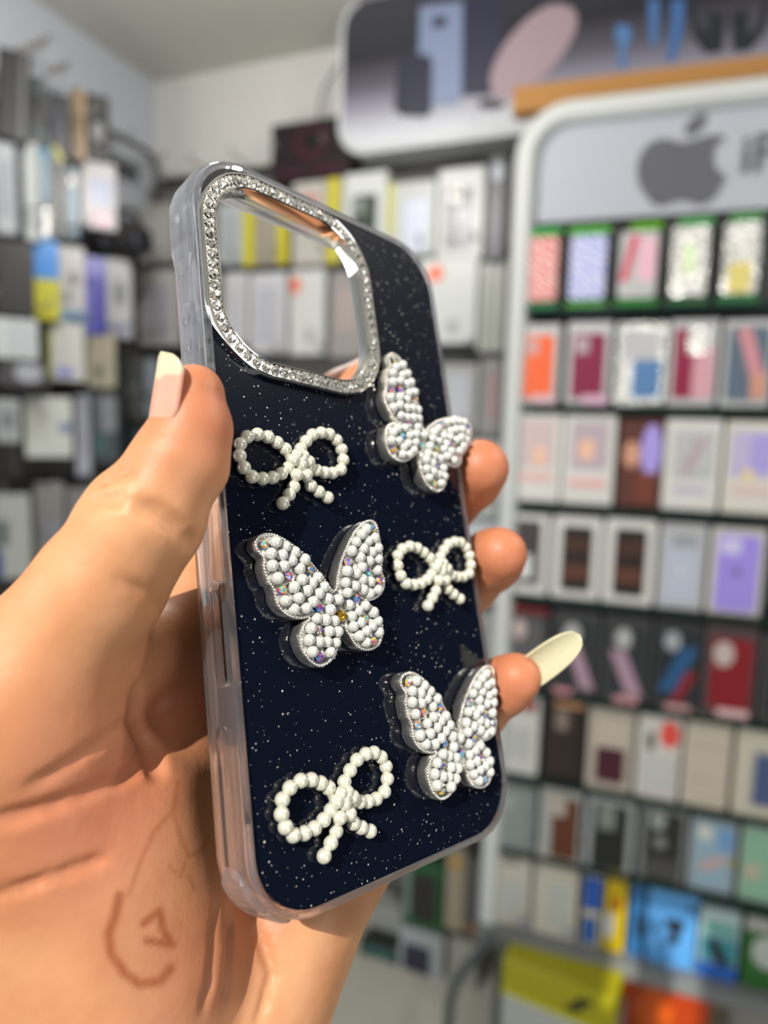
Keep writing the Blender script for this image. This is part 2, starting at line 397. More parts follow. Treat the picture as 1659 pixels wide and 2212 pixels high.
obj('bottom_rail', box(-.02, SW+.02, -.035, .10, zr-.032, zr-.001, .004), mat((.42, .43, .43), .4), stand)
# legs of the stand down to the floor
for u in (.03, SW-.03):
    obj('leg', box(u-.015, u+.015, .05, .09, 0, zr-.03), mat((.35, .36, .36), .4), stand)
wht = (.84, .83, .81)
DG = (.10, .10, .11)
specs = {
 1: [('packaged_phone_case', (.13,.13,.13), [('q',.05,.9,.95,.99,(.25,.62,.30),'header_strip'),('r',.1,.1,.9,.88,wave_mat((.80,.20,.28),(.93,.84,.80)),'patterned_cover'),('q',.05,.01,.95,.07,(.2,.5,.3),'foot_strip')], 'case in a green-topped box with a red and white wavy pattern, top shelf'),
     ('packaged_phone_case', (.13,.13,.13), [('q',.05,.9,.95,.99,(.35,.66,.28),'header_strip'),('r',.1,.1,.9,.88,wave_mat((.50,.56,.86),(.90,.89,.92)),'patterned_cover'),('q',.05,.01,.95,.07,(.3,.62,.2),'foot_strip')], 'case in a green-topped box with a blue and white wavy pattern, top shelf'),
     ('packaged_phone_case', (.13,.13,.13), [('q',.3,.91,.95,.99,(.40,.66,.12),'header_strip'),('r',.1,.1,.9,.89,film_w,'patterned_cover'),('a',.12,.3,.5,.85,(.80,.28,.38),'red_wave'),('r',.5,.3,.86,.8,(.88,.70,.76),'pale_wave'),('q',.05,.01,.95,.07,(.2,.55,.22),'foot_strip')], 'case in a green-topped box with a rosy pink pattern and shiny film'),
     ('packaged_phone_case', (.15,.15,.13), [('q',.2,.92,.95,.99,(.35,.65,.38),'header_strip'),('r',.1,.1,.9,.9,foil,'foil_cover'),('r',.35,.35,.62,.7,(.85,.92,.75),'pale_leaf'),('q',.05,.01,.95,.06,(.2,.42,.25),'foot_strip')], 'case in a green-topped box with dazzling silver-green foil'),
     ('packaged_phone_case', (.15,.15,.13), [('q',.2,.92,.9,.99,(.30,.60,.33),'header_strip'),('r',.1,.1,.9,.9,foil,'foil_cover'),('r',.25,.12,.75,.45,(.86,.80,.48),'gold_cover'),('q',.05,.01,.95,.08,(.15,.45,.25),'foot_strip')], 'case in a green-topped box with a gold pattern under foil')],
 2: [('packaged_phone_case', film_w, phone((.93,.42,.25), (.80,.62,.60)) + [('q',.4,.01,.95,.12,(.85,.72,.75),'price_sticker')], 'bright orange phone case in clear packaging'),
     ('packaged_phone_case', film_w, phone((.52,.16,.28), (.70,.62,.65)) + [('q',.4,.01,.95,.12,(.85,.70,.78),'price_sticker')], 'plum red phone case in clear packaging beside the orange one'),
     ('packaged_phone_case', foil, [('r',.35,.1,.9,.55,(.35,.50,.68),'phone_cover'),('r',.12,.55,.8,.9,film_w,'camera_window')], 'silvery blue phone case under sparkling film'),
     ('packaged_phone_case', film_w, [('r',.1,.1,.55,.9,(.55,.15,.27),'phone_cover'),('r',.5,.1,.92,.7,(.82,.62,.66),'pink_panel'),('r',.35,.6,.8,.92,foil,'camera_window')], 'maroon and pink phone case behind glinting film'),
     ('packaged_phone_case', film_w, [('r',.1,.08,.92,.92,(.36,.42,.48),'phone_cover'),('d',.25,.3,.9,.9,(.80,.55,.58),'pink_stripe'),('r',.6,.1,.9,.4,(.80,.58,.50),'peach_panel')], 'slate grey phone case with a slanting pink stripe')],
 3: [('phone_case_box', wht, [('q',.15,.4,.85,.92,(.80,.72,.72),'picture'),('r',.45,.42,.7,.62,(.93,.75,.65),'peach_flower'),('q',.15,.24,.85,.32,(.88,.70,.68),'text_band')], 'white box with a floral picture, first on the third shelf'),
     ('phone_case_box', wht, [('q',.15,.4,.85,.92,(.72,.66,.70),'picture'),('r',.3,.5,.6,.72,(.93,.74,.64),'peach_flower'),('q',.15,.2,.85,.28,(.90,.68,.66),'text_band')], 'white box with a greyer floral picture, second on the third shelf'),
     ('packaged_phone_case', (.36,.20,.17), [('c',.1,.45,.5,.75,(.80,.60,.50),'peach_spot'),('c',.5,.35,.98,.95,(.66,.60,.88),'lilac_oval'),('r',.4,.05,.85,.4,(.45,.24,.18),'brown_panel')], 'brown pack with a lilac oval between two white boxes'),
     ('phone_case_box', wht, [('q',.15,.35,.88,.88,film_w,'picture'),('a',.3,.4,.75,.8,(.70,.64,.66),'grey_figure'),('q',.2,.2,.8,.27,(.75,.70,.78),'text_band')], 'white box with a pale grey picture and a glint on it'),
     ('phone_case_box', (.84,.82,.78), [('q',.1,.4,.85,.9,(.74,.70,.82),'picture'),('r',.45,.45,.85,.85,(.66,.62,.86),'lilac_panel'),('c',.35,.35,.55,.5,(.90,.82,.62),'yellow_spot'),('q',.15,.22,.85,.3,(.85,.74,.72),'text_band')], 'cream box with a lilac picture and yellow spot')],
 4: [('phone_case_box', wht, [('r',.12,.12,.8,.92,(.26,.23,.24),'picture'),('r',.2,.2,.6,.5,foil,'silver_cover')], 'white box with a dark picture, half hidden by the ring fingertip'),
     ('phone_case_box', wht, [('r',.2,.1,.82,.88,(.17,.13,.12),'window'),('q',.24,.25,.78,.42,(.36,.22,.17),'copper_band'),('q',.24,.58,.78,.75,(.28,.19,.15),'brown_band')], 'white box with a dark brown rounded window, left of its twin'),
     ('phone_case_box', wht, [('r',.2,.1,.82,.88,(.17,.13,.12),'window'),('q',.24,.25,.78,.42,(.38,.23,.18),'copper_band'),('q',.24,.58,.78,.75,(.28,.19,.15),'brown_band')], 'white box with a dark brown rounded window, right of its twin'),
     ('packaged_phone_case', (.70,.70,.71), phone((.72,.74,.80), (.60,.62,.64), camx=(.25,.8), camy=(.72,.86)) + [('c',.42,.4,.56,.5,(.80,.82,.86),'ring_mark')], 'pale blue-grey frosted phone case'),
     ('packaged_phone_case', (.78,.76,.74), phone((.62,.55,.88), (.80,.78,.92), .12, .05, .9, .92, (.18,.55), (.7,.88)) + [('c',.42,.44,.58,.56,(.48,.42,.66),'fruit_mark')], 'lilac phone case with a small dark mark at its middle')],
 5: [('packaged_phone_case', (.22,.20,.21), [('r',.1,.1,.9,.85,(.34,.33,.34),'phone_cover'),('c',.2,.6,.5,.85,(.72,.66,.64),'camera_window'),('q',.0,.93,1,.99,(.48,.10,.12),'red_edge')], 'dark pack with a red edge beside the long fingernail'),
     ('packaged_phone_case', (.24,.24,.25), [('r',.1,.08,.9,.88,(.16,.18,.19),'phone_cover'),('c',.25,.62,.6,.86,(.68,.68,.68),'camera_window'),('d',.3,.1,.95,.6,(.66,.54,.60),'pink_stripe'),('q',.1,.01,.5,.08,(.80,.55,.58),'price_sticker')], 'dark phone case with a pink diagonal, partly behind the long fingernail'),
     ('packaged_phone_case', (.24,.24,.25), [('r',.1,.08,.9,.88,(.17,.19,.20),'phone_cover'),('c',.25,.62,.6,.86,(.68,.68,.68),'camera_window'),('d',.15,.1,.9,.6,(.66,.54,.60),'pink_stripe'),('q',.3,.01,.8,.08,(.82,.60,.62),'price_sticker')], 'dark phone case with a pink diagonal, right of the long fingernail'),
     ('packaged_phone_case', (.20,.20,.21), [('r',.1,.08,.9,.88,(.13,.16,.18),'phone_cover'),('a',.12,.2,.95,.72,(.15,.33,.50),'blue_stripe'),('a',.4,.1,.95,.45,(.50,.12,.16),'red_stripe'),('c',.2,.66,.55,.88,(.62,.64,.66),'camera_window'),('q',.3,.01,.85,.07,(.80,.62,.62),'price_sticker')], 'black phone case with blue and red diagonal stripes'),
     ('packaged_phone_case', (.30,.24,.25), [('r',.12,.1,.9,.86,(.50,.08,.12),'phone_cover'),('c',.15,.55,.55,.82,(.74,.68,.66),'camera_window'),('q',.3,.02,.9,.1,(.86,.72,.72),'price_sticker')], 'deep red phone case with a pale camera window'),
     ('packaged_phone_case', (.24,.24,.24), [('r',.12,.1,.9,.86,(.16,.15,.16),'phone_cover')], 'dark pack cut by the right edge of the photo, under the third shelf of cases')],
 6: [('phone_case_box', (.76,.76,.74), [('r',.5,.82,.9,.95,(.55,.12,.16),'red_print'),('q',.2,.2,.8,.6,(.70,.70,.69),'text_band')], 'white box with a small red print below the little finger'),
     ('packaged_phone_case', (.10,.09,.09), [('r',.12,.08,.9,.86,(.17,.12,.11),'phone_cover'),('r',.3,.62,.6,.86,(.50,.45,.42),'camera_window'),('q',.25,.9,.95,.98,(.80,.58,.42),'copper_glint')], 'black-brown boxed case with a grey camera window'),
     ('phone_case_box', (.68,.64,.59), [('r',.15,.1,.85,.85,(.72,.68,.62),'window'),('r',.2,.1,.82,.5,(.26,.08,.15),'maroon_cover')], 'beige box whose window shows a dark maroon lower half'),
     ('phone_case_box', (.80,.78,.75), [('c',.5,.6,.95,.9,(.86,.30,.27),'red_dot'),('r',.2,.55,.38,.75,(.34,.33,.32),'dark_print'),('r',.1,.1,.9,.5,(.74,.74,.73),'text_band')], 'white box with a bright red dot'),
     ('phone_case_box', (.74,.70,.64), [('q',.15,.66,.85,.68,(.66,.62,.56),'text_line'),('q',.15,.3,.6,.32,(.68,.64,.58),'text_line')], 'plain cream box with faint lettering'),
     ('phone_case_box', (.76,.73,.66), [('r',.3,.12,.85,.75,(.66,.66,.62),'window'),('r',.38,.14,.85,.7,(.27,.33,.48),'blue_phone')], 'cream box with a picture of a blue phone')],
 7: [('packaged_phone_case', (.46,.50,.50), phone((.50,.53,.52), (.58,.61,.60), .05, .02, .8, .95), 'grey frosted case beside the lower right corner of the held case'),
     ('packaged_phone_case', (.62,.63,.62), [('r',.3,.02,.92,.85,(.34,.17,.08),'phone_cover'),('r',.2,.6,.62,.92,(.66,.62,.58),'camera_window')], 'tan leather phone case in clear wrap'),
     ('packaged_phone_case', (.58,.60,.60), [('r',.15,.02,.85,.88,(.09,.10,.10),'phone_cover'),('r',.25,.55,.6,.88,(.48,.50,.48),'camera_window')], 'plain black phone case in clear wrap'),
     ('packaged_phone_case', (.50,.51,.50), [('r',.12,.02,.9,.9,(.14,.14,.14),'phone_cover'),('c',.2,.66,.55,.92,(.56,.58,.56),'camera_window'),('c',.3,.42,.6,.6,(.46,.47,.45),'ring_holder'),('q',.15,.02,.85,.3,(.27,.27,.27),'grey_panel')], 'black armoured phone case with a ring holder'),
     ('packaged_phone_case', (.56,.60,.62), [('r',.1,.05,.9,.95,(.56,.66,.72),'phone_cover'),('c',.15,.7,.45,.92,(.80,.80,.76),'camera_window'),('a',.1,.3,.9,.5,(.74,.62,.62),'pink_swirl'),('r',.6,.6,.9,.9,(.42,.58,.76),'blue_swirl'),('c',.85,.4,1,.5,(.62,.56,.12),'yellow_dot')], 'pale blue marbled phone case'),
     ('packaged_phone_case', (.60,.68,.62), [('r',.05,.05,.95,.95,(.52,.68,.58),'phone_cover'),('r',.1,.3,.4,.5,(.70,.66,.58),'beige_swirl')], 'mint green marbled phone case')],
 8: [('charger_box', (.72,.70,.65), [('q',.4,.15,.85,.6,(.66,.68,.66),'window'),('q',.75,.06,.95,.12,(.42,.48,.62),'blue_print'),('c',.3,.8,.7,.88,(.52,.52,.49),'grey_print')], 'off-white box at the left end of the bottom shelf'),
     ('charger_box', (.72,.70,.65), [('q',.35,.15,.8,.65,(.66,.68,.66),'window'),('q',.7,.08,.95,.13,(.42,.50,.62),'blue_print')], 'off-white box second from the left end of the bottom shelf')],
}
for k, rr in rows.items():
    for r, (nm, base, pt, lab) in zip(rr, specs[k]):
        product(nm, RK, r, base, pt, lab, 'phone case box' if 'box' in nm else 'phone case', None, depth=.05 if k in (3, 4, 6, 8) else .03, d=0.0, z=SHZ[k], gloss=None)
def on8(nm, r, base, pt, lab, cat, depth=.05, d=0.0, yaw=None, z=None):
    o = product(nm, RK, r, base, pt, lab, cat, None, depth=depth, d=d, z=SHZ[8] if z is None else z)
    if yaw: o.matrix_world = o.matrix_world @ Matrix.Rotation(yaw, 4, 'Z')
    return o
on8('cable_pack', (1256,1885,1300,2050), (.70,.68,.58), [('r',.05,.5,.95,.95,(.10,.30,.62),'blue_top'),('r',.1,.05,.8,.4,(.12,.32,.60),'blue_print')], 'slim blue and cream pack left of the yellow one', 'cable pack', .02)
on8('cable_pack', (1306,1880,1352,2062), (.72,.62,.02), [('c',.0,.15,.5,.5,(.72,.72,.74),'white_print'),('c',.3,.5,.8,.7,(.55,.30,.02),'orange_print')], 'bright yellow pack with a white print on the bottom shelf', 'cable pack', .03)
on8('charger_box', (1358,1905,1392,2085), (.15,.36,.55), [('q',.5,.3,.9,.6,(.05,.08,.12),'dark_print')], 'narrow mid-blue box beside the light blue charger box', 'charger box', .06)
on8('charger_box', (1397,1920,1505,2102), (.30,.55,.78), [('r',.35,.5,.75,.62,(.08,.08,.09),'adapter_head'),('r',.46,.3,.66,.52,(.09,.09,.10),'adapter_stem'),('q',.0,.9,1,.98,(.36,.62,.84),'top_band'),('q',.8,.75,.9,.85,(.12,.15,.18),'dark_print')], 'light blue box with a black car charger printed on it', 'charger box', .06)
on8('cable_pack', (1508,1965,1596,2132), (.62,.70,.70), [('q',.0,.0,1,.22,(.14,.36,.68),'blue_foot'),('q',.05,.25,.95,.6,(.20,.50,.56),'teal_panel'),('d',.15,.2,.85,.55,(.10,.09,.12),'dark_cable'),('q',.1,.65,.9,.8,(.35,.60,.58),'teal_print')], 'teal and white pack picturing a dark cable', 'cable pack', .03)
on8('charger_box', (1604,1985,1720,2160), (.14,.36,.14), [('c',.15,.3,.8,.75,(.66,.68,.66),'white_disc'),('q',.0,.8,1,.98,(.62,.62,.60),'white_top')], 'green box with a white disc at the right edge of the photo', 'charger box', .05)

# cardboard lying on top of the stand
u0, z0 = RK.hit(1105, 275, .03); u1, z1 = RK.hit(1400, 150, .03)
cb = obj('cardboard_strip', box(u0, SW+.05, .03, .075, ztop+FT+.001, z1, .002), mat((.64, .46, .25), .85))
cb.matrix_world = RK.M(0, 0, 0); tag(cb, 'brown cardboard strip lying along the top of the white stand', 'cardboard')

# ---- illuminated-style banner on the back wall
BN = Fr(Vector((XL, YB-.16, 0)), 0.0)
m_bann, nt, b = nodes_mat('banner_print')
tcb = nt.nodes.new('ShaderNodeTexCoord'); sx = nt.nodes.new('ShaderNodeSeparateXYZ'); nt.links.new(tcb.outputs['Object'], sx.inputs[0])
mr = nt.nodes.new('ShaderNodeMapRange'); _, zb0 = BN.hit(900, 330, 0); _, zb1 = BN.hit(900, 60, 0)
mr.inputs['From Min'].default_value = 0; mr.inputs['From Max'].default_value = 1
nt.links.new(sx.outputs['Z'], mr.inputs['Value'])
b.inputs['Specular IOR Level'].default_value = .25; rp = nt.nodes.new('ShaderNodeValToRGB'); nt.links.new(mr.outputs[0], rp.inputs[0]); nt.links.new(rp.outputs[0], b.inputs['Base Color']); b.inputs['Roughness'].default_value = .35
ub0, _ = BN.hit(733, 160, 0); _, zbb = BN.hit(800, 330, 0); _, zbt = BN.hit(780, -8, 0)
mr.inputs['From Min'].default_value = zbb; mr.inputs['From Max'].default_value = zbt
e = rp.color_ramp.elements; e[0].position = .0; e[0].color = (.60, .62, .64, 1); e[1].position = 1; e[1].color = (.05, .05, .06, 1)
for p_, c_ in ((.13, (.48, .49, .53, 1)), (.3, (.22, .21, .27, 1)), (.42, (.09, .085, .11, 1)), (.6, (.026, .026, .033, 1))):
    x = e.new(p_); x.color = c_
ban = empty('wall_banner', BN.M(0, 0, 0)); tag(ban, 'large rounded banner board with pictures of phones and earphones, above the stand', 'banner')
bw = 1.75; hw = bw/2; hh_ = (zbt-zbb)/2
pts = rrect(hw, hh_, .07, 8, ub0+hw, (zbt+zbb)/2)
bm = bmesh.new(); loft(bm, [[(x, .10, z) for x, z in pts], [(x, 0.0, z) for x, z in pts]]); obj('edge_frame', bm, mat((.74, .75, .75), .35), ban)
pts = rrect(hw-.012, hh_-.012, .06, 8, ub0+hw, (zbt+zbb)/2)
bm = bmesh.new(); loft(bm, [[(x, .001, z) for x, z in pts], [(x, -.003, z) for x, z in pts]]); face = obj('printed_face', bm, m_bann, ban)
def bp_(name, pts, col, th=.001, sm=False): px_poly(face, BN, name, smoothpx(pts, 3) if sm else pts, col, -.003, th)
bp_('printed_tall_box', [(1000,0),(1088,0),(1080,190),(1062,205),(998,208)], (.13,.13,.22))
bp_('printed_phone', [(908,15),(1000,4),(998,205),(985,225),(900,232),(905,120)], (.46,.51,.62), .002)
bp_('printed_lens', [(935,38),(965,36),(965,60),(935,62)], (.20,.22,.28), .003)
bp_('printed_speaker', [(862,125),(925,118),(935,135),(932,245),(915,253),(865,250),(852,235)], (.105,.11,.19), .003)
bp_('printed_oval_charger', [(1238,20),(1245,60),(1215,120),(1165,175),(1105,212),(1068,205),(1060,165),(1085,105),(1135,45),(1190,12)], (.60,.52,.55), .002, True)
bp_('printed_charger_foot', [(1032,222),(1060,214),(1090,222),(1082,234),(1045,236)], (.22,.14,.18), .002, True)
bp_('printed_earbud', [(1330,58),(1345,52),(1362,60),(1366,85),(1355,95),(1352,150),(1338,150),(1336,90),(1328,78)], (.30,.45,.64), .002)
bp_('printed_earbud', [(1400,0),(1425,0),(1420,100),(1404,100)], (.27,.42,.62), .002)
bp_('printed_earbud', [(1450,0),(1480,0),(1472,80),(1455,135),(1440,130),(1450,60)], (.24,.40,.62), .002)
bp_('printed_headphones', [(1485,0),(1495,0),(1510,50),(1528,75),(1528,25),(1565,30),(1562,112),(1525,118),(1500,85)], (.10,.12,.16), .002)
bp_('printed_headphones', [(1580,28),(1615,22),(1618,75),(1640,45),(1650,0),(1662,0),(1650,70),(1620,110),(1582,112)], (.10,.12,.16), .002)

# dark maroon speaker box hanging on the wall, with its cable
mb = product('maroon_speaker_box', BW, (586,258,757,386), (.10,.04,.07), [('c',.28,.3,.75,.92,(.21,.04,.12),'ring_print'),('c',.4,.48,.63,.8,(.04,.02,.04),'dark_core'),('r',.08,.06,.45,.18,(.22,.04,.13),'magenta_print'),('r',.55,.06,.95,.2,(.22,.04,.13),'magenta_print')], 'dark maroon box with a magenta ring, on the back wall below the banner corner', 'box', depth=.05, d=-.10)
cu, cz = BW.hit(690, 255, -.06); bu, bz = BW.hit(700, 190, -.05); du, dz = BW.hit(738, 130, -.03)
bm = bmesh.new(); tube(bm, [(cu, -.06, cz-.005), (cu+.0, -.06, cz+.02), (bu, -.05, bz), (du, -.03, dz), (du+.06, -.03, dz+.08)], .003, 6)
cbl = obj('power_cable', bm, mat((.12, .12, .13), .5), None, True); cbl.matrix_world = BW.M(0, 0, 0); tag(cbl, 'thin dark cable running from the maroon box up behind the banner', 'cable')

# ---- boards and rails on the walls
_, zz = BW.hit(700, 372, 0); ue, _ = BW.hit(300, 600, 0)
bb = obj('slat_board', box(XL+.004, XL+1.5, YB-.03, YB-.001, .12, zz), mat((.42, .41, .40), .6)); tag(bb, 'dark grey slatted board behind the hanging packs on the back wall', 'slat board')
lzz = (EYE + ray(60, 395)*((XL-EYE.x)/ray(60, 395).x)).z
lb = obj('slat_board', box(XL+.001, XL+.03, .1, YB-.03, .12, lzz), mat((.30, .29, .285), .6)); tag(lb, 'dark slatted board on the left wall behind rows of accessories', 'slat board')
def rail(fr_axis, label, z, a0, a1, hooks):
    if fr_axis == 'b':
        o = obj('hook_rail', box(a0, a1, YB-.045, YB-.03, z, z+.02), mat((.13, .12, .12), .4))
    else:
        o = obj('hook_rail', box(XL+.03, XL+.045, a0, a1, z, z+.02), mat((.13, .12, .12), .4))
    tag(o, label, 'hook rail')
    for h in hooks:
        bm = bmesh.new()
        if fr_axis == 'b': tube(bm, [(h, YB-.04, z+.01), (h, YB-.15, z+.01), (h, YB-.165, z+.025)], .003, 6)
        else: tube(bm, [(XL+.04, h, z+.01), (XL+.19, h, z+.01), (XL+.205, h, z+.03)], .003, 6)
        obj('hook', bm, mat((.5, .5, .5), .3, .8), o, True)
LW = (Vector((XL+.13, 0, 0)), Vector((1, 0, 0)))
WALLZ = {}
def bwz(px, py): return BW.hit(px, py, -.04)[1]
def lwz(px, py): d = ray(px, py); return (EYE + d*((XL+.04-EYE.x)/d.x)).z
for i, (py, ad) in enumerate(((372, 'highest'), (578, 'second highest'), (772, 'third'), (985, 'fourth'), (1320, 'fifth'), (1556, 'lowest'))):
    rail('b', 'dark hook rail on the back wall, %s of six' % ad, bwz(600, py), XL+.05, XL+1.3, [XL+.12+.13*k for k in range(9)])
for i, (py, ad) in enumerate(((300, 'highest'), (515, 'second highest'), (705, 'third'), (850, 'fourth'), (1045, 'lowest'))):
    rail('l', 'dark hook rail on the left wall, %s of five' % ad, lwz(120, py), .35, YB-.12, [YB-.2-.13*k for k in range(9)])

# ---- packs hanging on the back wall
def hb(r, base, pt, lab, cat='phone case pack', nm='hanging_pack', d=-.14, depth=.035):
    return product(nm, BW, r, base, pt, lab, cat, None, depth=depth, d=d)
yel = (.74,.70,.10)
hb((300,440,368,565), (.62,.61,.59), [('r',.15,.1,.85,.8,(.66,.66,.64),'window')], 'plain grey-white pack left of the held case, upper row by the corner')
hb((300,582,378,745), (.66,.65,.64), [('r',.15,.1,.85,.8,(.60,.59,.62),'window')], 'grey-white pack left of the held case, second row by the corner')
hb((470,440,524,570), (.66,.68,.68), [('r',.2,.1,.8,.8,(.62,.64,.64),'window')], 'white pack seen through the left of the camera hole, upper row')
hb((526,425,622,572), (.56,.53,.47), [('q',.0,.0,.24,1,yel,'yellow_side'),('q',.78,.0,1,1,yel,'yellow_side'),('r',.3,.2,.72,.8,(.58,.55,.50),'window')], 'beige pack with yellow sides seen through the camera hole')
hb((632,392,700,572), (.68,.66,.63), [('r',.2,.5,.8,.85,(.72,.52,.46),'red_print')], 'white pack with a faint red print behind the upper bezel')
hb((702,385,738,568), (.64,.62,.50), [('q',.2,.0,.8,1,yel,'yellow_side')], 'narrow yellow-edged pack behind the ring of stones')
hb((742,372,835,545), (.76,.77,.76), [('r',.22,.2,.78,.72,(.20,.25,.20),'dark_phone'),('r',.3,.48,.5,.68,(.5,.53,.5),'camera_window')], 'white box with a dark green phone picture, right of the camera ring')
hb((838,392,940,550), (.70,.71,.70), [('q',.0,.3,.12,1,(.76,.75,.35),'yellow_side'),('r',.35,.05,.85,.75,(.76,.77,.84),'lavender_window')], 'white pack with a pale lavender window below the banner')
hb((945,362,1045,560), (.74,.74,.73), [('r',.18,.12,.78,.78,(.22,.23,.25),'dark_phone'),('c',.25,.6,.6,.8,foil,'camera_window'),('c',.4,.4,.65,.55,(.45,.46,.48),'ring_print')], 'white pack with a dark phone and glinting rings below the banner')
hb((1052,335,1092,560), (.16,.17,.19), [('c',.2,.75,.8,.92,(.62,.65,.70),'pale_print')], 'black pack hanging right beside the white stand post', d=-.16)
hb((484,588,532,742), (.74,.74,.75), [('r',.2,.1,.8,.8,(.70,.70,.72),'window')], 'white pack seen through the hole, lower row, leftmost')
hb((540,588,616,762), (.74,.74,.75), [('r',.2,.12,.82,.82,(.68,.68,.71),'window')], 'white pack with a greyish window seen through the hole, lower row')
hb((626,582,700,766), (.76,.76,.75), [('c',.0,.72,.32,.92,(.84,.46,.36),'orange_dot'),('r',.5,.15,.7,.3,(.60,.60,.60),'grey_print')], 'white pack with an orange dot seen through the camera hole')
hb((712,585,782,772), (.56,.54,.53), [('r',.2,.3,.8,.8,(.62,.58,.56),'window')], 'grey pack seen through the right of the camera hole')
hb((905,555,1030,742), (.78,.79,.78), [('c',.14,.72,.42,.92,(.90,.45,.33),'orange_dot'),('r',.5,.12,.7,.28,(.66,.66,.66),'grey_print')], 'white box with an orange dot right of the held case')
hb((1034,565,1090,760), (.64,.65,.62), [('q',.2,0,.35,1,(.56,.57,.54),'fold'),('q',.6,0,.72,1,(.52,.53,.50),'fold')], 'stack of off-white packs beside the stand post, middle height')
hb((950,785,1030,930), (.60,.60,.59), [('r',.2,.2,.8,.85,(.68,.69,.72),'window')], 'grey pack between the top butterfly and the stand')
hb((1034,775,1082,940), (.52,.51,.50), [('q',.5,.2,.8,.8,(.62,.45,.45),'pink_print')], 'narrow grey pack with a pinkish print beside the stand post')
hb((1000,950,1075,1120), (.66,.67,.66), [('r',.2,.2,.8,.8,(.60,.61,.60),'window')], 'pale pack between the middle fingertip and the stand')
hb((1000,1128,1072,1300), (.74,.76,.77), [], 'white rounded pack behind the ring fingertip')
hb((985,1320,1062,1500), (.60,.61,.60), [('r',.2,.2,.8,.8,(.56,.57,.56),'window')], 'pale pack between the stand post and the case, above the little finger')
hb((985,1560,1052,1760), (.56,.57,.56), [('r',.2,.2,.8,.8,(.50,.51,.50),'window')], 'grey pack just right of the lower butterfly')
hb((872,1868,956,2004), (.05,.32,.15), [('r',.22,.1,.84,.86,(.11,.09,.08),'dark_phone'),('q',.02,.1,.16,.95,(.45,.52,.50),'clear_edge')], 'green-framed box with a dark phone below the held case')
hb((858,2012,956,2190), (.62,.65,.66), [('r',.12,.42,.72,.82,(.14,.15,.23),'navy_panel'),('q',.05,.05,.9,.35,(.55,.60,.64),'pale_foot')], 'white box with a navy panel near the bottom')
hb((775,2040,862,2152), (.10,.12,.11), [('c',.3,.35,.75,.75,(.44,.50,.50),'pale_print'),('q',.1,.75,.9,.95,(.20,.35,.33),'teal_top')], 'black pack with a pale print beside the wrist')
hb((962,1842,1004,2010), (.62,.58,.50), [('c',.2,.8,.8,.95,(.72,.55,.12),'yellow_print')], 'cream pack with a yellow print beside the stand foot')
hb((1008,1860,1042,2016), (.34,.35,.35), [('q',.1,.0,.9,.12,(.55,.38,.26),'brown_foot')], 'narrow dark grey pack against the stand post')
hb((968,2034,1030,2150), (.62,.62,.58), [], 'blank off-white box beside the curved grey tube')
hb((795,1955,866,2030), (.56,.57,.55), [('q',.0,.0,1,.3,(.10,.12,.11),'dark_foot')], 'pale pack right of the wrist, under the case')

# ---- accessories on the left wall, turned towards the shop
def hl(r, base, pt, lab, cat='accessory pack', nm='hanging_pack', yaw=48, depth=.03, off=.13, tilt=0.0):
    return product(nm, None, r, base, pt, lab, cat, None, depth=depth, anchor=(Vector((XL+off, 0, 0)), Vector((1, 0, 0))), yaw=math.radians(yaw), tilt=tilt)
hl((-12,105,58,300), (.12,.115,.115), [('q',.72,.0,.85,1,(.36,.36,.38),'clear_edge')], 'charcoal pouch at the top left of the wall', tilt=.05)
hl((62,165,104,318), (.07,.08,.10), [('q',.0,.7,1,.95,(.12,.22,.22),'teal_top'),('q',.0,.12,1,.3,(.08,.20,.21),'teal_band')], 'black pack with teal bands at the top of the left wall')
hl((108,202,152,335), (.09,.09,.13), [('q',.1,.3,.5,.7,(.14,.15,.23),'navy_print')], 'navy black pack left of the beige strip')
hl((155,192,184,345), (.50,.41,.29), [('q',.8,.02,.95,.98,(.80,.68,.52),'bright_edge')], 'beige strip pack between two black packs')
hl((186,205,236,348), (.05,.05,.06), [('c',.25,.3,.75,.6,(.55,.56,.58),'white_print'),('c',.2,.7,.8,.95,(.30,.29,.28),'grey_print')], 'black pack with a white blob, right of the beige strip')
hl((-12,308,34,505), (.62,.63,.65), [('r',.2,.2,.8,.8,(.56,.57,.60),'window')], 'pale grey pack cut by the left edge, second row')
hl((36,325,47,505), (.17,.20,.22), [], 'narrow slate strip between two pale packs')
hl((50,305,84,520), (.66,.68,.67), [], 'narrow white pack in the second row of the left wall')
hl((86,300,110,518), (.42,.53,.60), [('q',.0,.85,1,1,(.12,.58,.74),'cyan_top'),('r',.3,.05,.9,.35,foil,'glint')], 'clear pale blue pack with a cyan top')
hl((112,318,141,515), (.16,.14,.12), [('d',.0,.85,1,1,(.70,.68,.05),'yellow_tag')], 'dark brown pack with a yellow tag')
hl((143,362,170,512), (.46,.56,.63), [('r',.2,.7,.8,.95,foil,'glint')], 'clear blue tube-like pack left of the white card')
hl((175,350,252,494), (.74,.72,.73), [('r',.25,.35,.85,.75,(.62,.65,.75),'blue_print'),('r',.35,.05,.8,.25,(.80,.62,.68),'pink_print')], 'white card pack with faint blue and pink print')
hl((-10,520,74,680), (.18,.17,.17), [('r',.2,.2,.8,.8,(.22,.21,.21),'window')], 'dark grey pack at the left edge, third row')
hl((72,520,128,690), (.74,.72,.14), [('q',.0,.52,1,1,(.22,.52,.82),'blue_top')], 'side of a pack, sky blue above and yellow below')
hl((128,532,184,702), (.70,.69,.69), [('q',.0,.04,1,.18,(.38,.52,.66),'blue_foot'),('c',.4,.5,.7,.68,(.38,.33,.36),'dark_print'),('c',.1,.28,.45,.42,(.48,.50,.50),'grey_print')], 'white box with a blue foot right of the blue and yellow pack')
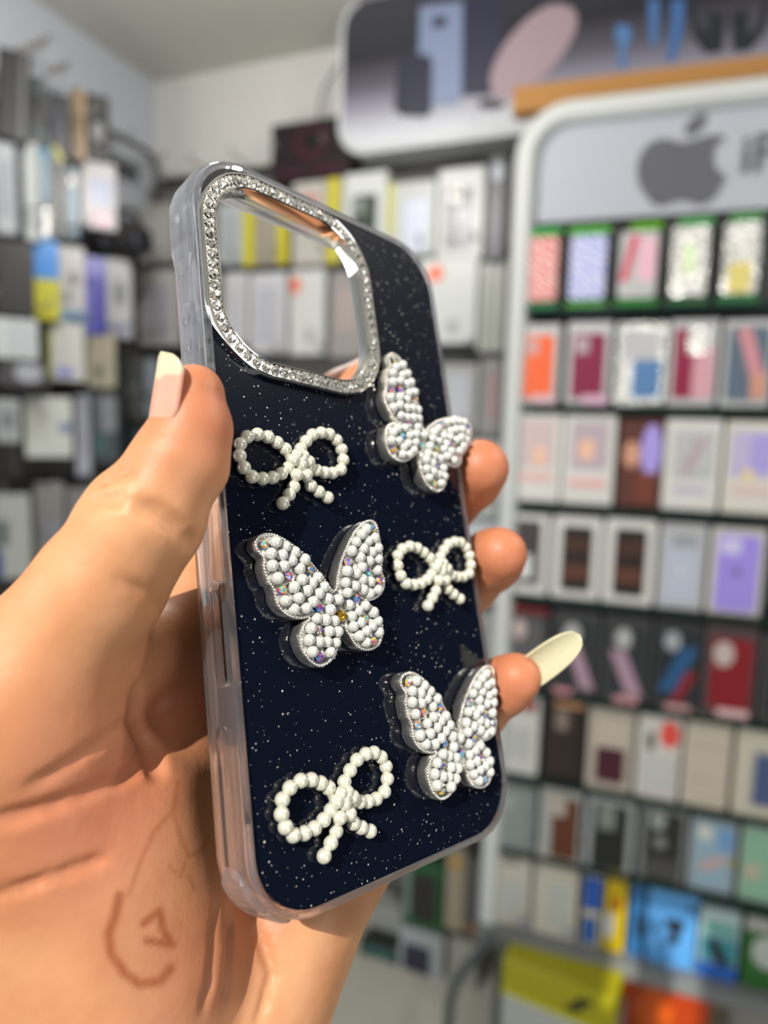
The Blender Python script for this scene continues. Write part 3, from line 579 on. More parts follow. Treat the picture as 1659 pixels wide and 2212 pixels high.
hl((185,556,228,722), (.19,.19,.60), [('q',.0,.75,1,1,(.42,.42,.72),'pale_top'),('q',.0,.0,.3,.6,(.38,.38,.72),'pale_side')], 'deep blue pack between two white boxes')
hl((229,560,285,730), (.68,.68,.69), [('c',.3,.4,.75,.75,(.42,.44,.44),'script_print'),('q',.1,.05,.8,.18,(.58,.60,.72),'blue_print')], 'white box with dark script right of the deep blue pack')
hl((-12,688,82,775), (.72,.74,.74), [('r',.3,.1,.9,.9,(.68,.70,.71),'window')], 'large white box at the left edge, fourth row')
hl((104,700,182,822), (.76,.76,.74), [('q',.2,.06,.7,.24,(.55,.57,.78),'blue_print'),('q',.0,.0,.1,.9,(.60,.60,.20),'yellow_side')], 'white box with a blue print at its foot, fourth row')
hl((186,715,250,838), (.62,.59,.51), [('c',.25,.2,.6,.38,(.34,.33,.30),'dark_print')], 'beige box in the fourth row')
hl((0,778,98,838), (.24,.23,.24), [('c',.3,.2,.95,.9,(.60,.61,.64),'pale_print')], 'grey pack with a pale blob below the white box')
hl((-10,862,44,956), (.56,.58,.58), [('c',.2,.3,.8,.75,(.42,.45,.46),'sketch_print')], 'grey box with a sketch at the left edge, fifth row')
hl((54,858,156,988), (.72,.73,.70), [('c',.7,.4,.98,.6,(.42,.47,.60),'blue_print')], 'white flared pack in the fifth row')
hl((164,855,196,1028), (.62,.63,.68), [], 'tall pale lavender pack in the fifth row')
hl((198,850,256,1000), (.20,.24,.26), [('r',.3,.45,.9,.95,(.48,.49,.52),'grey_print'),('r',.1,.15,.5,.4,(.16,.36,.38),'teal_print')], 'dark pack with grey and teal prints')
hl((310,775,336,900), (.56,.60,.64), [], 'pale blue-grey strip left of the thumbnail', yaw=20)
hl((262,770,306,905), (.24,.24,.24), [], 'dark grey pack left of the thumbnail', yaw=20)
hl((258,925,330,1010), (.14,.17,.19), [('r',.5,.1,.9,.9,(.30,.38,.43),'grey_print')], 'dark slate pack behind the thumb knuckle', yaw=20)
hl((-8,1068,68,1250), (.60,.61,.59), [('r',.05,.4,.35,.7,(.32,.35,.35),'grey_print'),('q',.0,.0,.15,.35,(.20,.26,.50),'blue_side')], 'pale pack with a blue side above the thumb, leftmost')
hl((76,1044,140,1200), (.55,.55,.54), [('r',.2,.1,.9,.5,(.56,.56,.60),'window')], 'grey-white pack above the thumb, middle', off=.105)
hl((144,1055,204,1140), (.52,.50,.51), [], 'pinkish grey pack above the thumb near its knuckle')
# black headphones hung by the corner
hp = empty('headphones', Matrix.Translation(on_plane(268, 510, Vector((XL+.16, 0, 0)), Vector((1, 0, 0)))))
tag(hp, 'round black headphones hanging on the left wall near the corner', 'headphones')
bm = bmesh.new(); tube(bm, [(.05*math.cos(t), .0, .01+.055*math.sin(t)) for t in (math.pi*k/14 for k in range(15))], .008, 8); obj('headband', bm, mat((.09, .09, .11), .5), hp, True)
for s in (-1, 1):
    bm = bmesh.new(); tube(bm, [(s*.05-.018, 0, -.015), (s*.05-.012, 0, -.015), (s*.05+.012, 0, -.015), (s*.05+.018, 0, -.015)], [.024, .036, .036, .024], 20); obj('ear_cup', bm, mat((.08, .09, .12), .5), hp, True)
# bent dark tube of a display arm below the wall corner
pp = [on_plane(x, y, Vector((XL+.10, 0, 0)), Vector((1, 0, 0))) for x, y in ((232, 282), (300, 318), (325, 333), (338, 352), (340, 375), (340, 440))]
bm = bmesh.new(); tube(bm, pp, .009, 10); o = obj('metal_tube', bm, mat((.26, .24, .23), .4), None, True); tag(o, 'bent dark metal tube arm beside the wall corner', 'display arm')
# plastic hang tabs sticking up at the top left
for (q, lab) in ((((40, 110), (75, 100), (98, 88), (112, 76)), 'grey curved hook tip above the charcoal pouch'), (((100, 152), (125, 150), (142, 142), (150, 132)), 'grey curved hook tip right of the teal pack')):
    pp = [on_plane(x, y, Vector((XL+.15, 0, 0)), Vector((1, 0, 0))) for x, y in q]
    bm = bmesh.new(); tube(bm, pp, [.007, .008, .006, .002], 8); o = obj('hook_tip', bm, mat((.45, .44, .43), .4), None, True); tag(o, lab, 'hook')

# ---- under the stand
def crate(nm, r, base, pt, lab, cat, d, depth, z, yaw=0.0):
    o = product(nm, RK, r, base, pt, lab, cat, None, depth=depth, d=d, z=z)
    if yaw: o.matrix_world = o.matrix_world @ Matrix.Rotation(yaw, 4, 'Z')
    return o
zy = RK.hit(1200, 2165, -.05)[1]
crate('white_green_carton', (1075,2192,1335,2270), (.62,.63,.62), [('q',.0,.30,1,.66,(.36,.62,.22),'green_band')], 'white carton with a light green band under the yellow box', 'carton', -.10, .14, 0.0, -.16)
bpy.context.view_layer.update()
cz = max((bpy.data.objects['white_green_carton'].matrix_world @ Vector(c)).z for c in bpy.data.objects['white_green_carton'].bound_box)
crate('yellow_box', (1078,2112,1335,2190), (.58,.56,.01), [('a',.56,.25,.82,.72,(.14,.13,.03),'dark_print'),('q',.0,.0,1,.08,(.72,.72,.05),'bottom_edge')], 'large yellow box with a dark print under the stand', 'box', -.10, .12, cz+.001, -.16)
crate('orange_box', (1345,2128,1530,2300), (.62,.20,.02), [('c',.1,.6,.6,.95,(.72,.30,.04),'orange_print')], 'orange box standing beside the yellow box', 'box', -.02, .15, 0.0, -.1)
crate('beige_carton', (1345,2080,1580,2300), (.50,.46,.40), [], 'beige carton standing behind the orange box', 'carton', .16, .2, 0.0)
p = [RK.M(0, 0, 0) @ Vector((RK.hit(x, y, -.10)[0], -.10, RK.hit(x, y, -.10)[1])) for x, y in ((1062, 2020), (1045, 2045), (1012, 2085), (985, 2120), (972, 2165), (968, 2230))]
p.append(Vector((p[-1].x, p[-1].y, .0)))
bm = bmesh.new(); tube(bm, p, .0105, 10); o = obj('curved_leg_tube', bm, mat((.23, .26, .27), .35), None, True); tag(o, 'curved dark grey metal tube standing on the floor by the stand foot', 'metal tube')
# ------------------------------------------------------------ PHONE CASE
case = empty('phone_case', CASEM)
tag(case, 'clear phone case with glittery black back, pearl bows and butterflies, held in the hand', 'phone case')
RCX, RCY, RH = -12.6, 48.7, 23.4              # camera ring centre and half size
def with_holes(outer, hole, z0, z1):
    """flat plate: outer and hole rings have equal point counts"""
    bm = bmesh.new()
    loft(bm, [[(x, y, z0) for x, y in outer], [(x, y, z1) for x, y in outer], [(x, y, z1) for x, y in hole], [(x, y, z0) for x, y in hole]], close=True)
    return bm
def scale_pts(pts): return [(x*MM, y*MM) for x, y in pts]
# back plate with the camera hole: resample both outlines by angle about the hole centre
def resample(poly, n, c):
    out = []
    P = [Vector((x-c[0], y-c[1])) for x, y in poly]
    for k in range(n):
        a = 2*math.pi*k/n; d = Vector((math.cos(a), math.sin(a))); best = None
        for i in range(len(P)):
            p, q = P[i], P[(i+1) % len(P)]; e = q-p
            det = d.x*(-e.y) + d.y*e.x
            if abs(det) < 1e-12: continue
            t = (p.x*(-e.y) + p.y*e.x)/det; s = (d.x*p.y - d.y*p.x)/det
            if t > 0 and -1e-9 <= s <= 1+1e-9 and (best is None or t > best): best = t
        out.append((c[0]+d.x*best, c[1]+d.y*best))
    return out
outer = rrect(35.0, 73.2, 12.0, 14); hole = rrect(19.8, 19.8, 11.5, 14, RCX, RCY)
NP = 360
oo = resample(outer, NP, (RCX, RCY)); hh = resample(hole, NP, (RCX, RCY))
# add the far corners exactly: a dense ray fan is fine there, the corners are round
bm = with_holes(scale_pts(oo), scale_pts(hh), -1.3*MM, 0.0)
obj('back_panel', bm, m_panel, case)['label'] = 'glossy black back plate full of fine glitter'
# clear inner lip just under the plate edge and the bumper wall
def wall_profile():
    # (outset from 36x75 outline, z) going round the section of the bumper
    return [(-1.2, 0.05), (-1.15, .55), (-.55, .75), (-.15, .3), (0, -.6), (.15, -2.5), (.15, -8.0), (0, -9.6), (-.5, -10.5), (-1.6, -10.7), (-2.3, -10.2), (-2.2, -9.0), (-1.75, -8.0), (-1.75, -2.2), (-2.4, -1.5), (-2.4, -1.32), (-1.2, -1.32)]
def ring_at(off, z, n=16, bumps=True):
    return [(x*MM, y*MM, z*MM) for x, y in rrect(36.2+off, 74.6+off, 12.6+off, n)]
bm = bmesh.new()
loft(bm, [ring_at(o_, z_) for o_, z_ in wall_profile()], close=True)
bump_o = obj('bumper_frame_raw', bm, m_clear, None)
# slot through the left wall, by boolean
a, b_ = (-15.0, -34.0)
def cutter(y0, y1, z0, z1, x0, x1):
    hw = (y1-y0)/2; hz = (z1-z0)/2
    pts = rrect(hw, hz, min(hw, hz)*.98, 8, (y0+y1)/2, (z0+z1)/2)
    bm = bmesh.new()
    loft(bm, [[(x0*MM, y*MM, z*MM) for y, z in pts], [(x1*MM, y*MM, z*MM) for y, z in pts]])
    return bpy.data.objects.new('cutter', None) if False else obj('cutter', bm)
def bool_diff(o, cutters):
    for c in cutters:
        m = o.modifiers.new('b', 'BOOLEAN'); m.operation = 'DIFFERENCE'; m.object = c; m.solver = 'EXACT'
    bpy.context.view_layer.update()
    dg = bpy.context.evaluated_depsgraph_get()
    me = bpy.data.meshes.new_from_object(o.evaluated_get(dg))
    o.modifiers.clear(); o.data = me
    for c in cutters: bpy.data.objects.remove(c)
bool_diff(bump_o, [cutter(-34.0, -15.0, -5.4, -1.7, -40, -33.4), cutter(-66.0, -40.5, -6.8, -2.9, -40, -35.6)])
me = bump_o.data; bpy.data.objects.remove(bump_o)
if not me.materials: me.materials.append(m_clear)
me.polygons.foreach_set('use_smooth', [True]*len(me.polygons))
try: me.set_sharp_from_angle(angle=math.radians(40))
except Exception: pass
fr = obj('bumper_frame', me, m_clear, case); fr['label'] = 'transparent plastic edge of the case'
# thicker air-cushion corners
for sx, sy in ((-1, 1), (1, 1), (1, -1), (-1, -1)):
    arc = []
    cx, cy, r = sx*(36.2-12.6), sy*(74.6-12.6), 12.6
    if sy > 0: arc += [(cx + sx*r, cy - sy*q) for q in (14, 13, 11.5, 8, 4)]
    for i in range(15):
        t = math.radians(90*i/14 if sy > 0 else 8+74*i/14); arc.append((cx + sx*r*math.cos(t), cy + sy*r*math.sin(t)))
    bm = bmesh.new(); rings = []
    for i, (x, y) in enumerate(arc):
        d = Vector((x-cx, y-cy)).normalized() if (y-cy)*sy >= 0 else Vector((sx, 0))
        q = min(i, len(arc)-1-i); e = (0.03, .45, .8, 1.0)[min(q, 3)]
        zc, zh = -5.4, (.35+.65*e); sec = [(0.1, zc+4.4*zh), (.55*e+.1, zc+4.1*zh), (.8*e+.1, zc+3.1*zh), (.8*e+.1, zc-2.9*zh), (.55*e+.1, zc-4.0*zh), (.1, zc-4.4*zh)]
        rings.append([((x+d.x*o_)*MM, (y+d.y*o_)*MM, z_*MM) for o_, z_ in sec])
    loft(bm, rings)
    obj('corner_cushion', bm, m_clear2, case, smooth=False)
# side button cover and its two pips
pts = rrect(7.5, 2.3, 2.2, 8, 33.5, -5.0)
bm = bmesh.new(); loft(bm, [[(x_*MM, (33.5+(y-33.5)*s_)*MM, (-5+(z+5)*s_)*MM) for y, z in pts] for x_, s_ in ((-36.3, 1), (-36.9, .97), (-37.15, .86))])
bt = obj('side_button', bm, m_clear2, case)
for yy in (37.2, 31.5):
    bm = bmesh.new(); bmesh.ops.create_uvsphere(bm, u_segments=20, v_segments=10, radius=1.45*MM)
    bmesh.ops.scale(bm, vec=(.35, 1, 1), verts=bm.verts); bmesh.ops.translate(bm, vec=(-37.1*MM, yy*MM, -5*MM), verts=bm.verts)
    obj('button_pip', bm, m_clear2, bt, smooth=True)

# camera bezel
def rr3(off, z, n=16): return [(x*MM, y*MM, z*MM) for x, y in rrect(RH+off, RH+off, 15.0+off, n, RCX, RCY)]
bm = bmesh.new()
prof = [(0, 0), (0.05, .9), (-.12, 1.35), (-.4, 1.5), (-.62, 1.35), (-.7, 1.05), (-3.05, 1.05), (-3.15, 1.4), (-3.35, 1.5), (-3.6, 1.3), (-3.75, .7), (-3.7, -2.3), (-3.45, -2.3), (-3.4, 0)]
loft(bm, [rr3(o_, z_, 20) for o_, z_ in prof], close=True)
bez = obj('camera_bezel', bm, m_chrome, case, smooth=True); bez['label'] = 'chrome camera ring set with rhinestones'
try: bez.data.set_sharp_from_angle(angle=math.radians(35))
except Exception: pass
def gem_mesh(r, h, n=8):
    bm = bmesh.new(); r *= MM; h *= MM
    g = [bm.verts.new((r*math.cos(2*math.pi*k/n), r*math.sin(2*math.pi*k/n), 0)) for k in range(n)]
    m = [bm.verts.new((r*.8*math.cos(2*math.pi*(k+.5)/n), r*.8*math.sin(2*math.pi*(k+.5)/n), h*.62)) for k in range(n)]
    t = [bm.verts.new((r*.42*math.cos(2*math.pi*k/n), r*.42*math.sin(2*math.pi*k/n), h)) for k in range(n)]
    for k in range(n):
        k1 = (k+1) % n
        bm.faces.new((g[k], g[k1], m[k])); bm.faces.new((g[k1], m[k1], m[k]))
        bm.faces.new((m[k], t[k1], t[k])); bm.faces.new((m[k], m[k1], t[k1]))
    bm.faces.new(t); bm.faces.new(g[::-1])
    bmesh.ops.recalc_face_normals(bm, faces=bm.faces)
    me = bpy.data.meshes.new('rhinestone'); bm.to_mesh(me); bm.free(); return me
gem = gem_mesh(1.12, .75); gem.materials.append(m_stone)
path = [Vector(p) for p in rrect(RH-1.9, RH-1.9, 13.1, 30, RCX, RCY)]
def walk(path, step):
    L = [0]
    for i in range(len(path)): L.append(L[-1] + (path[(i+1) % len(path)]-path[i]).length)
    n = round(L[-1]/step); out = []
    for k in range(n):
        s = L[-1]*k/n; i = max(j for j in range(len(path)) if L[j] <= s)
        q = path[(i+1) % len(path)]; d = q-path[i]
        out.append((path[i] + d*((s-L[i])/max(d.length, 1e-9)), math.atan2(d.y, d.x)))
    return out
rng = random.Random(3)
gem_meshes = [gem]
for i, (p, a) in enumerate(walk(path, 2.28)):
    o = obj('rhinestone', gem, None, bez); o.location = (p.x*MM, p.y*MM, 1.0*MM)
    o.rotation_euler = (rng.uniform(-.22, .22), rng.uniform(-.22, .22), rng.uniform(0, 3))
# fine milled claws between the stones, part of the bezel's surface
bm = bmesh.new()
for off in (-.75, -3.0):
    pp = [Vector(p) for p in rrect(RH+off, RH+off, 15+off, 30, RCX, RCY)]
    for p, a in walk(pp, 1.14):
        bmesh.ops.create_icosphere(bm, subdivisions=1, radius=.2*MM, matrix=Matrix.Translation((p.x*MM, p.y*MM, 1.35*MM)))
obj('beaded_claws', bm, m_chrome, bez, smooth=True)

# pearls
def sphere_mesh(name, r, m, u=20, v=12):
    bm = bmesh.new(); bmesh.ops.create_uvsphere(bm, u_segments=u, v_segments=v, radius=r*MM)
    me = bpy.data.meshes.new(name); bm.to_mesh(me); bm.free(); me.materials.append(m)
    me.polygons.foreach_set('use_smooth', [True]*len(me.polygons)); return me
PEARL = sphere_mesh('pearl', 1.12, m_pearl); AB = gem_mesh(.95, .8, 8); AB.materials.append(m_ab)
GOLD = gem_mesh(1.2, 1.0, 8); GOLD.materials.append(m_gold)
pz = 3.6
bp = [(440,325),(540,370),(395,440),(505,455),(630,425),(405,560),(520,565),(600,510),(725,500),(460,685),(680,590),(700,700),(860,675),(800,735),(620,775),(750,810),(920,770),(535,910),(665,880),(865,840),(625,995),(740,985),(810,920),(960,890),(985,1000),(1060,900),
 (850,1085),(935,1100),(1025,1110),(790,1185),(970,1215),(1055,1220),(775,1300),(870,1320),(950,1320),(1040,1330),(805,1420),(985,1420),
 (1340,195),(1290,250),(1420,285),(1240,325),(1360,315),(1195,415),(1310,390),(1455,385),(1395,425),(1275,480),(1460,495),(1370,515),(1150,615),(1300,575),(1455,605),(1240,640),(1135,730),(1305,695),(1385,720),(1225,765),(1155,830),(1310,800),(1455,800),(1375,840),(1175,950),
 (1330,960),(1265,1010),(1410,1025),(1200,1065),(1460,1110),(1285,1125),(1215,1165),(1400,1165),(1340,1210),(1470,1225),(1270,1260),(1340,1325)]
bs = [(335,345),(575,665),(790,595),(520,800),(880,975),(875,1200),(885,1470),(1410,195),(1165,525),(1368,620),(1475,715),(1250,885),(1335,1090),(1420,1310)]
bg = [(1100,1060)]
bo = [(345,232),(430,240),(510,275),(590,325),(660,380),(730,440),(790,510),(850,585),(910,655),(965,735),(1005,790),(1035,790),(1045,700),(1065,600),(1090,500),(1130,400),(1170,310),(1230,205),(1310,125),(1395,100),(1450,145),(1472,230),(1490,330),(1505,430),(1508,520),(1500,610),(1530,690),(1525,780),(1495,850),(1420,905),(1345,920),
 (1405,955),(1462,1030),(1500,1100),(1515,1180),(1510,1270),(1480,1350),(1410,1402),(1330,1410),(1260,1380),(1195,1300),(1145,1215),(1112,1170),(1095,1235),(1085,1310),(1062,1400),(1030,1480),(960,1548),(880,1575),(800,1535),(740,1470),(700,1400),(675,1310),(682,1220),(720,1130),(775,1080),
 (700,1095),(620,1085),(540,1050),(480,990),(435,910),(425,830),(400,770),(365,735),(335,650),(312,560),(318,490),(285,450),(245,400),(228,335),(265,265)]
conv = lambda L, h: [case_pt(500+x/4.608, 1100+y/4.608, h) for x, y in L]
BP, BS, BG, BO = conv(bp, pz), conv(bs, pz), conv(bg, pz), conv(bo, 3.2)
def butterfly(ang, tx, ty, label):
    ca, sa = math.cos(math.radians(ang)), math.sin(math.radians(ang))
    T = lambda p: (p[0]*ca - p[1]*sa + tx, p[0]*sa + p[1]*ca + ty)
    out = [T(p) for p in BO]; sm = [tuple(p) for p in smooth_closed(out, 4)]
    cx = sum(p[0] for p in out)/len(out); cy = sum(p[1] for p in out)/len(out)
    # sides slope in a little, with fine flutes like the cast metal
    bm = bmesh.new(); rings = []
    n = len(sm)
    nor = []
    for i in range(n):
        d = Vector(sm[(i+1) % n]) - Vector(sm[i-1]); nor.append(Vector((d.y, -d.x)).normalized())
    area = sum(sm[i][0]*sm[(i+1) % n][1] - sm[(i+1) % n][0]*sm[i][1] for i in range(n))
    if area < 0: nor = [-v for v in nor]
    for off, z in ((-.35, 0.02), (-.1, .25), (0, 1.2), (.05, 2.6), (-.1, 2.95), (-.5, 2.95)):
        rings.append([((sm[i][0]+nor[i].x*off)*MM, (sm[i][1]+nor[i].y*off)*MM, z*MM) for i in range(n)])
    loft(bm, rings)
    ch = obj('butterfly_charm', bm, m_chrome_b, case, smooth=True)
    try: ch.data.set_sharp_from_angle(angle=math.radians(50))
    except Exception: pass
    ch['label'] = label
    bm = bmesh.new()
    for off, r, z, st in ((-.30, .33, 3.05, .62),):
        pp = [Vector((sm[i][0]+nor[i].x*off, sm[i][1]+nor[i].y*off)) for i in range(n)]
        for p, a in walk(pp, st):
            bmesh.ops.create_icosphere(bm, subdivisions=2, radius=r*MM, matrix=Matrix.Translation((p.x*MM, p.y*MM, z*MM)))
    obj('beaded_rim', bm, m_chrome_b, ch, smooth=True)
    rg = random.Random(int(ang*10))
    for p in BP:
        x, y = T(p); o = obj('pearl', PEARL, None, ch); o.location = (x*MM, y*MM, (pz+rg.uniform(-.1, .1))*MM); s = rg.uniform(.94, 1.07); o.scale = (s, s, s)
    for p in BS:
        x, y = T(p); o = obj('aurora_stone', AB, None, ch); o.location = (x*MM, y*MM, 3.25*MM); o.rotation_euler = (rg.uniform(-.25, .25), rg.uniform(-.25, .25), rg.uniform(0, 3))
    for p in BG:
        x, y = T(p); o = obj('gold_stone', GOLD if ang == 0 else AB, None, ch); o.location = (x*MM, y*MM, 3.3*MM); o.rotation_euler = (.2, .1, 1)
butterfly(0, 0, 0, 'pearl butterfly at mid height beside the left edge, gold stone at its middle')
butterfly(-10.78, 34.2, -34.23, 'pearl butterfly at the lower right corner')
butterfly(-36.58, 42.55, 26.6, 'pearl butterfly at the upper right, touching the camera ring and overhanging the edge')

b1 = [(1235,458),(1200,430),(1160,406),(1115,395),(1070,406),(1040,437),(1038,487),(1057,538),(1092,578),(1138,586),(1180,582),(1218,565),(1248,540),
 (1302,458),(1325,425),(1353,397),(1390,388),(1425,394),(1457,420),(1479,460),(1486,506),(1475,548),(1440,562),(1405,560),(1370,550),(1338,536),
 (1275,490),(1302,494),(1258,512),(1326,518),(1292,532),(1274,575),(1316,575),(1293,512),
 (1272,622),(1252,656),(1225,693),(1346,617),(1380,643),(1418,668)]
B1 = [case_pt(x/2, 740+y/2, 1.6) for x, y in b1]
CREAM = sphere_mesh('pearl', 1.36, m_cream, 24, 14)
def bow(ang, tx, ty, s, label):
    ca, sa = math.cos(math.radians(ang))*s, math.sin(math.radians(ang))*s
    Q = [(p[0]*ca - p[1]*sa + tx, p[0]*sa + p[1]*ca + ty) for p in B1]
    bm = bmesh.new()
    def strand(idx, close=False):
        pts = [(Q[i][0]*MM, Q[i][1]*MM, 1.3*MM) for i in idx]
        tube(bm, pts, .8*MM, 8)
    strand([28]+list(range(0, 13))+[28]); strand([29]+list(range(13, 26))+[29]); strand([30, 31, 34, 35, 36]); strand([30, 32, 37, 38, 39])
    ch = obj('bow_charm', bm, m_cream, case, smooth=True); ch['label'] = label
    for i, (x, y) in enumerate(Q):
        o = obj('pearl', CREAM, None, ch); z = 2.2 if 26 <= i <= 33 else 1.36
        o.location = (x*MM, y*MM, z*MM)
bow(0, 0, 0, 1, 'cream pearl bow just below the camera ring')
bow(-4.14, 37.99, -23.11, .992, 'cream pearl bow near the right edge, between two butterflies')
bow(-3.67, 1.07, -65.87, .981, 'cream pearl bow at the bottom left of the case')
# ------------------------------------------------------------ HAND: one continuous skin from a smooth signed-distance body
# optical-frame millimetres: x right, y down, z ahead of the lens
def Q(px, py, z): return np.array([(px-CX)*z/FPX, (py-CY)*z/FPX, z])
HS = 0.75
G0 = np.array([-104., -62., 90.]); G1 = np.array([50., 150., 216.])
gn = np.ceil((G1-G0)/HS).astype(int)
gx, gy, gz = [(G0[i] + HS*np.arange(gn[i])).astype(np.float32) for i in range(3)]
BIG = 30.0
F = np.full(gn, BIG, np.float32)
def region(a, b, r, pad=14):
    lo = np.minimum(a, b)-r-pad; hi = np.maximum(a, b)+r+pad
    i0 = np.clip(((lo-G0)/HS).astype(int), 0, gn); i1 = np.clip(((hi-G0)/HS).astype(int)+1, 0, gn)
    return tuple(slice(i0[k], i1[k]) for k in range(3))
def cone(sl, a, b, ra, rb, sq=None):
    X = gx[sl[0]][:, None, None]; Y = gy[sl[1]][None, :, None]; Z = gz[sl[2]][None, None, :]
    d = b-a; L2 = float(d@d) + 1e-6
    px, py, pz_ = X-a[0], Y-a[1], Z-a[2]
    t = np.clip((px*d[0] + py*d[1] + pz_*d[2])/L2, 0, 1)
    ex, ey, ez = px-t*d[0], py-t*d[1], pz_-t*d[2]
    q = ex*ex + ey*ey + ez*ez
    if sq is not None:                       # flatten across direction sq[0] by factor sq[1]
        n, k = sq; e = ex*n[0] + ey*n[1] + ez*n[2]; q = q + e*e*(k*k-1)
    return np.sqrt(q) - (ra + (rb-ra)*t)
def smin(a, b, k):
    h = np.clip(.5 + .5*(b-a)/k, 0, 1)
    return b + (a-b)*h - k*h*(1-h)
def add(a, b, ra, rb, k=4.0, sq=None):
    sl = region(a, b, max(ra, rb)); F[sl] = smin(F[sl], cone(sl, a, b, ra, rb, sq), k)
def carve(pts, r, k=2.0, depth_bias=0.0):
    for a, b in zip(pts[:-1], pts[1:]):
        sl = region(a, b, r, 5); F[sl] = -smin(-F[sl], cone(sl, a, b, r, r), k)
def chain(pts, rad, k=4.0, k0=None, sq=None):
    for i in range(len(pts)-1): add(pts[i], pts[i+1], rad[i], rad[i+1], k if i or k0 is None else k0, sq)

WR_T, WR_P = Q(240, 2760, 132), Q(470, 2760, 146)
# palm: metacarpals
mcp = {'i': Q(575, 1300, 168), 'm': Q(640, 1480, 170), 'r': Q(690, 1660, 168), 'p': Q(742, 1840, 161)}
add(mcp['i'], Q(330, 2300, 150), 11.5, 15, 8); add(mcp['m'], Q(380, 2350, 152), 12, 16, 9)
add(mcp['r'], Q(450, 2360, 152), 12, 16, 9);  add(mcp['p'], Q(505, 2290, 148), 11, 14, 9)
add(Q(330, 2300, 150), Q(330, 2800, 150), 17, 19, 10); add(Q(505, 2290, 148), Q(400, 2800, 150), 13, 17, 10)
# thenar mass and web
add(Q(-30, 1640, 124), Q(180, 2200, 134), 17, 22, 10)
add(Q(120, 1600, 128), Q(260, 2050, 134), 15.5, 21, 9)
add(Q(20, 1560, 122), Q(-80, 2300, 140), 17, 24, 10)
add(Q(270, 1830, 135), Q(340, 2150, 138), 14, 16, 9)
add(Q(200, 2200, 136), Q(270, 2760, 142), 20, 20, 10)
# cushion of the palm below the index finger, next to the case
add(Q(385, 1560, 144), Q(395, 1800, 144), 8.5, 11, 5)
add(Q(300, 1720, 133), Q(325, 2080, 133), 11.5, 13.5, 6)
add(Q(420, 1330, 152), Q(395, 1560, 146), 8.5, 10, 6)
add(Q(458, 1150, 166), Q(428, 1340, 153), 7.5, 8.5, 6); add(Q(458, 1150, 166), Q(600, 1230, 176), 7.5, 9, 6)
# hypothenar heel
add(Q(655, 1970, 150), Q(490, 2330, 144), 10.5, 14.5, 8)
add(Q(250, 1440, 130), Q(480, 1330, 162), 8, 9, 5)
# thumb
th = [Q(60, 1480, 120), Q(215, 1270, 118), Q(318, 1118, 117), Q(386, 995, 117.5), Q(411, 925, 118), Q(420, 852, 118.5)]
chain(th, [13.2, 10.8, 9.5, 7.6, 6.3, 5.1], 1.6, 9)
add(Q(431, 925, 118.5), Q(420, 1010, 118.5), 4.7, 5.2, 3)          # pad
add(Q(250, 1085, 117), Q(232, 1115, 117), 4.2, 4.5, 3)             # knuckle folds on the outer contour
# fingers
ring_rs = 1.0
chain([mcp['i'], Q(650, 1010, 188), Q(745, 864, 196), Q(865, 789, 194)], [10.5, 9.3, 8.3, 7.4], 3, 7)
chain([mcp['m'], Q(830, 1200, 200), Q(960, 1085, 201), Q(1013, 1033, 192), Q(1036, 1012, 186)], [10.5, 9.6, 8.9, 8.4, 7.8], 4, 7)
chain([mcp['r'], Q(900, 1370, 194), Q(1010, 1258, 195), Q(1063, 1210, 186), Q(1080, 1197, 181)], [10.5, 9.2, 8.3, 7.8, 7.0], 3, 7)
chain([mcp['p'], Q(940, 1610, 180), Q(1030, 1535, 181), Q(1092, 1480, 174), Q(1116, 1464, 171)], [10, 8.2, 7.2, 6.7, 6.0], 3, 7)

# the flesh yields to the case: keep clear of its box
def in_case():
    X = gx[:, None, None]-TC[0]; Y = gy[None, :, None]-TC[1]; Z = gz[None, None, :]-TC[2]
    l = [X*RC[0, i] + Y*RC[1, i] + Z*RC[2, i] for i in range(3)]
    r = 12.8; hx, hy = 37.3, 75.7
    qx = np.abs(l[0])-(hx-r); qy = np.abs(l[1])-(hy-r)
    d2 = np.sqrt(np.maximum(qx, 0)**2 + np.maximum(qy, 0)**2) + np.minimum(np.maximum(qx, qy), 0) - r
    dz = np.abs(l[2]+5.1)-6.2
    return np.maximum(d2, dz)
dc = in_case().astype(np.float32)
F = -smin(-F, dc, .8)
# creases, as shallow furrows following the skin
def surf(px, py, z0=100.0):
    """first skin point along the lens ray: marches the distance grid"""
    z = z0
    for _ in range(900):
        p = Q(px, py, z); i = ((p-G0)/HS).astype(int)
        if np.all(i >= 0) and np.all(i < gn) and F[tuple(i)] < 0: return p
        z += .15
    return None
def crease(pxs, r=.5, k=1.2, sub=6):
    pts = []
    for (a, b) in zip(pxs[:-1], pxs[1:]):
        for s in range(sub):
            t = s/sub; pts.append(surf(a[0]+(b[0]-a[0])*t, a[1]+(b[1]-a[1])*t))
    pts.append(surf(*pxs[-1])); pts = [p - np.array([0, 0, 1.0])*(r*.55+.22) for p in pts if p is not None]; r *= .75; k *= 1.2
    nseg = max(1, len(pts)-1); pts = [p - np.array([0, 0, 1.0])*r*1.3*(1-min(1, 2.2*math.sin(math.pi*i/nseg))) for i, p in enumerate(pts)]
    seg = [(p, q) for p, q in zip(pts[:-1], pts[1:]) if np.linalg.norm(p-q) < 6]
    for p, q in seg: carve([p, q], r, k)
crease([(300, 1088), (345, 1105), (390, 1140), (430, 1178)], .75, 1.6)
crease([(195, 1082), (235, 1078), (262, 1083)], .5)
crease([(222, 1043), (262, 1030)], .35); crease([(262, 1003), (285, 1020)], .3)
crease([(262, 1250), (330, 1290), (360, 1330)], .3, 1.0)
crease([(0, 1768), (70, 1755), (160, 1725), (250, 1690), (300, 1655), (318, 1600)], .4, 1.8)
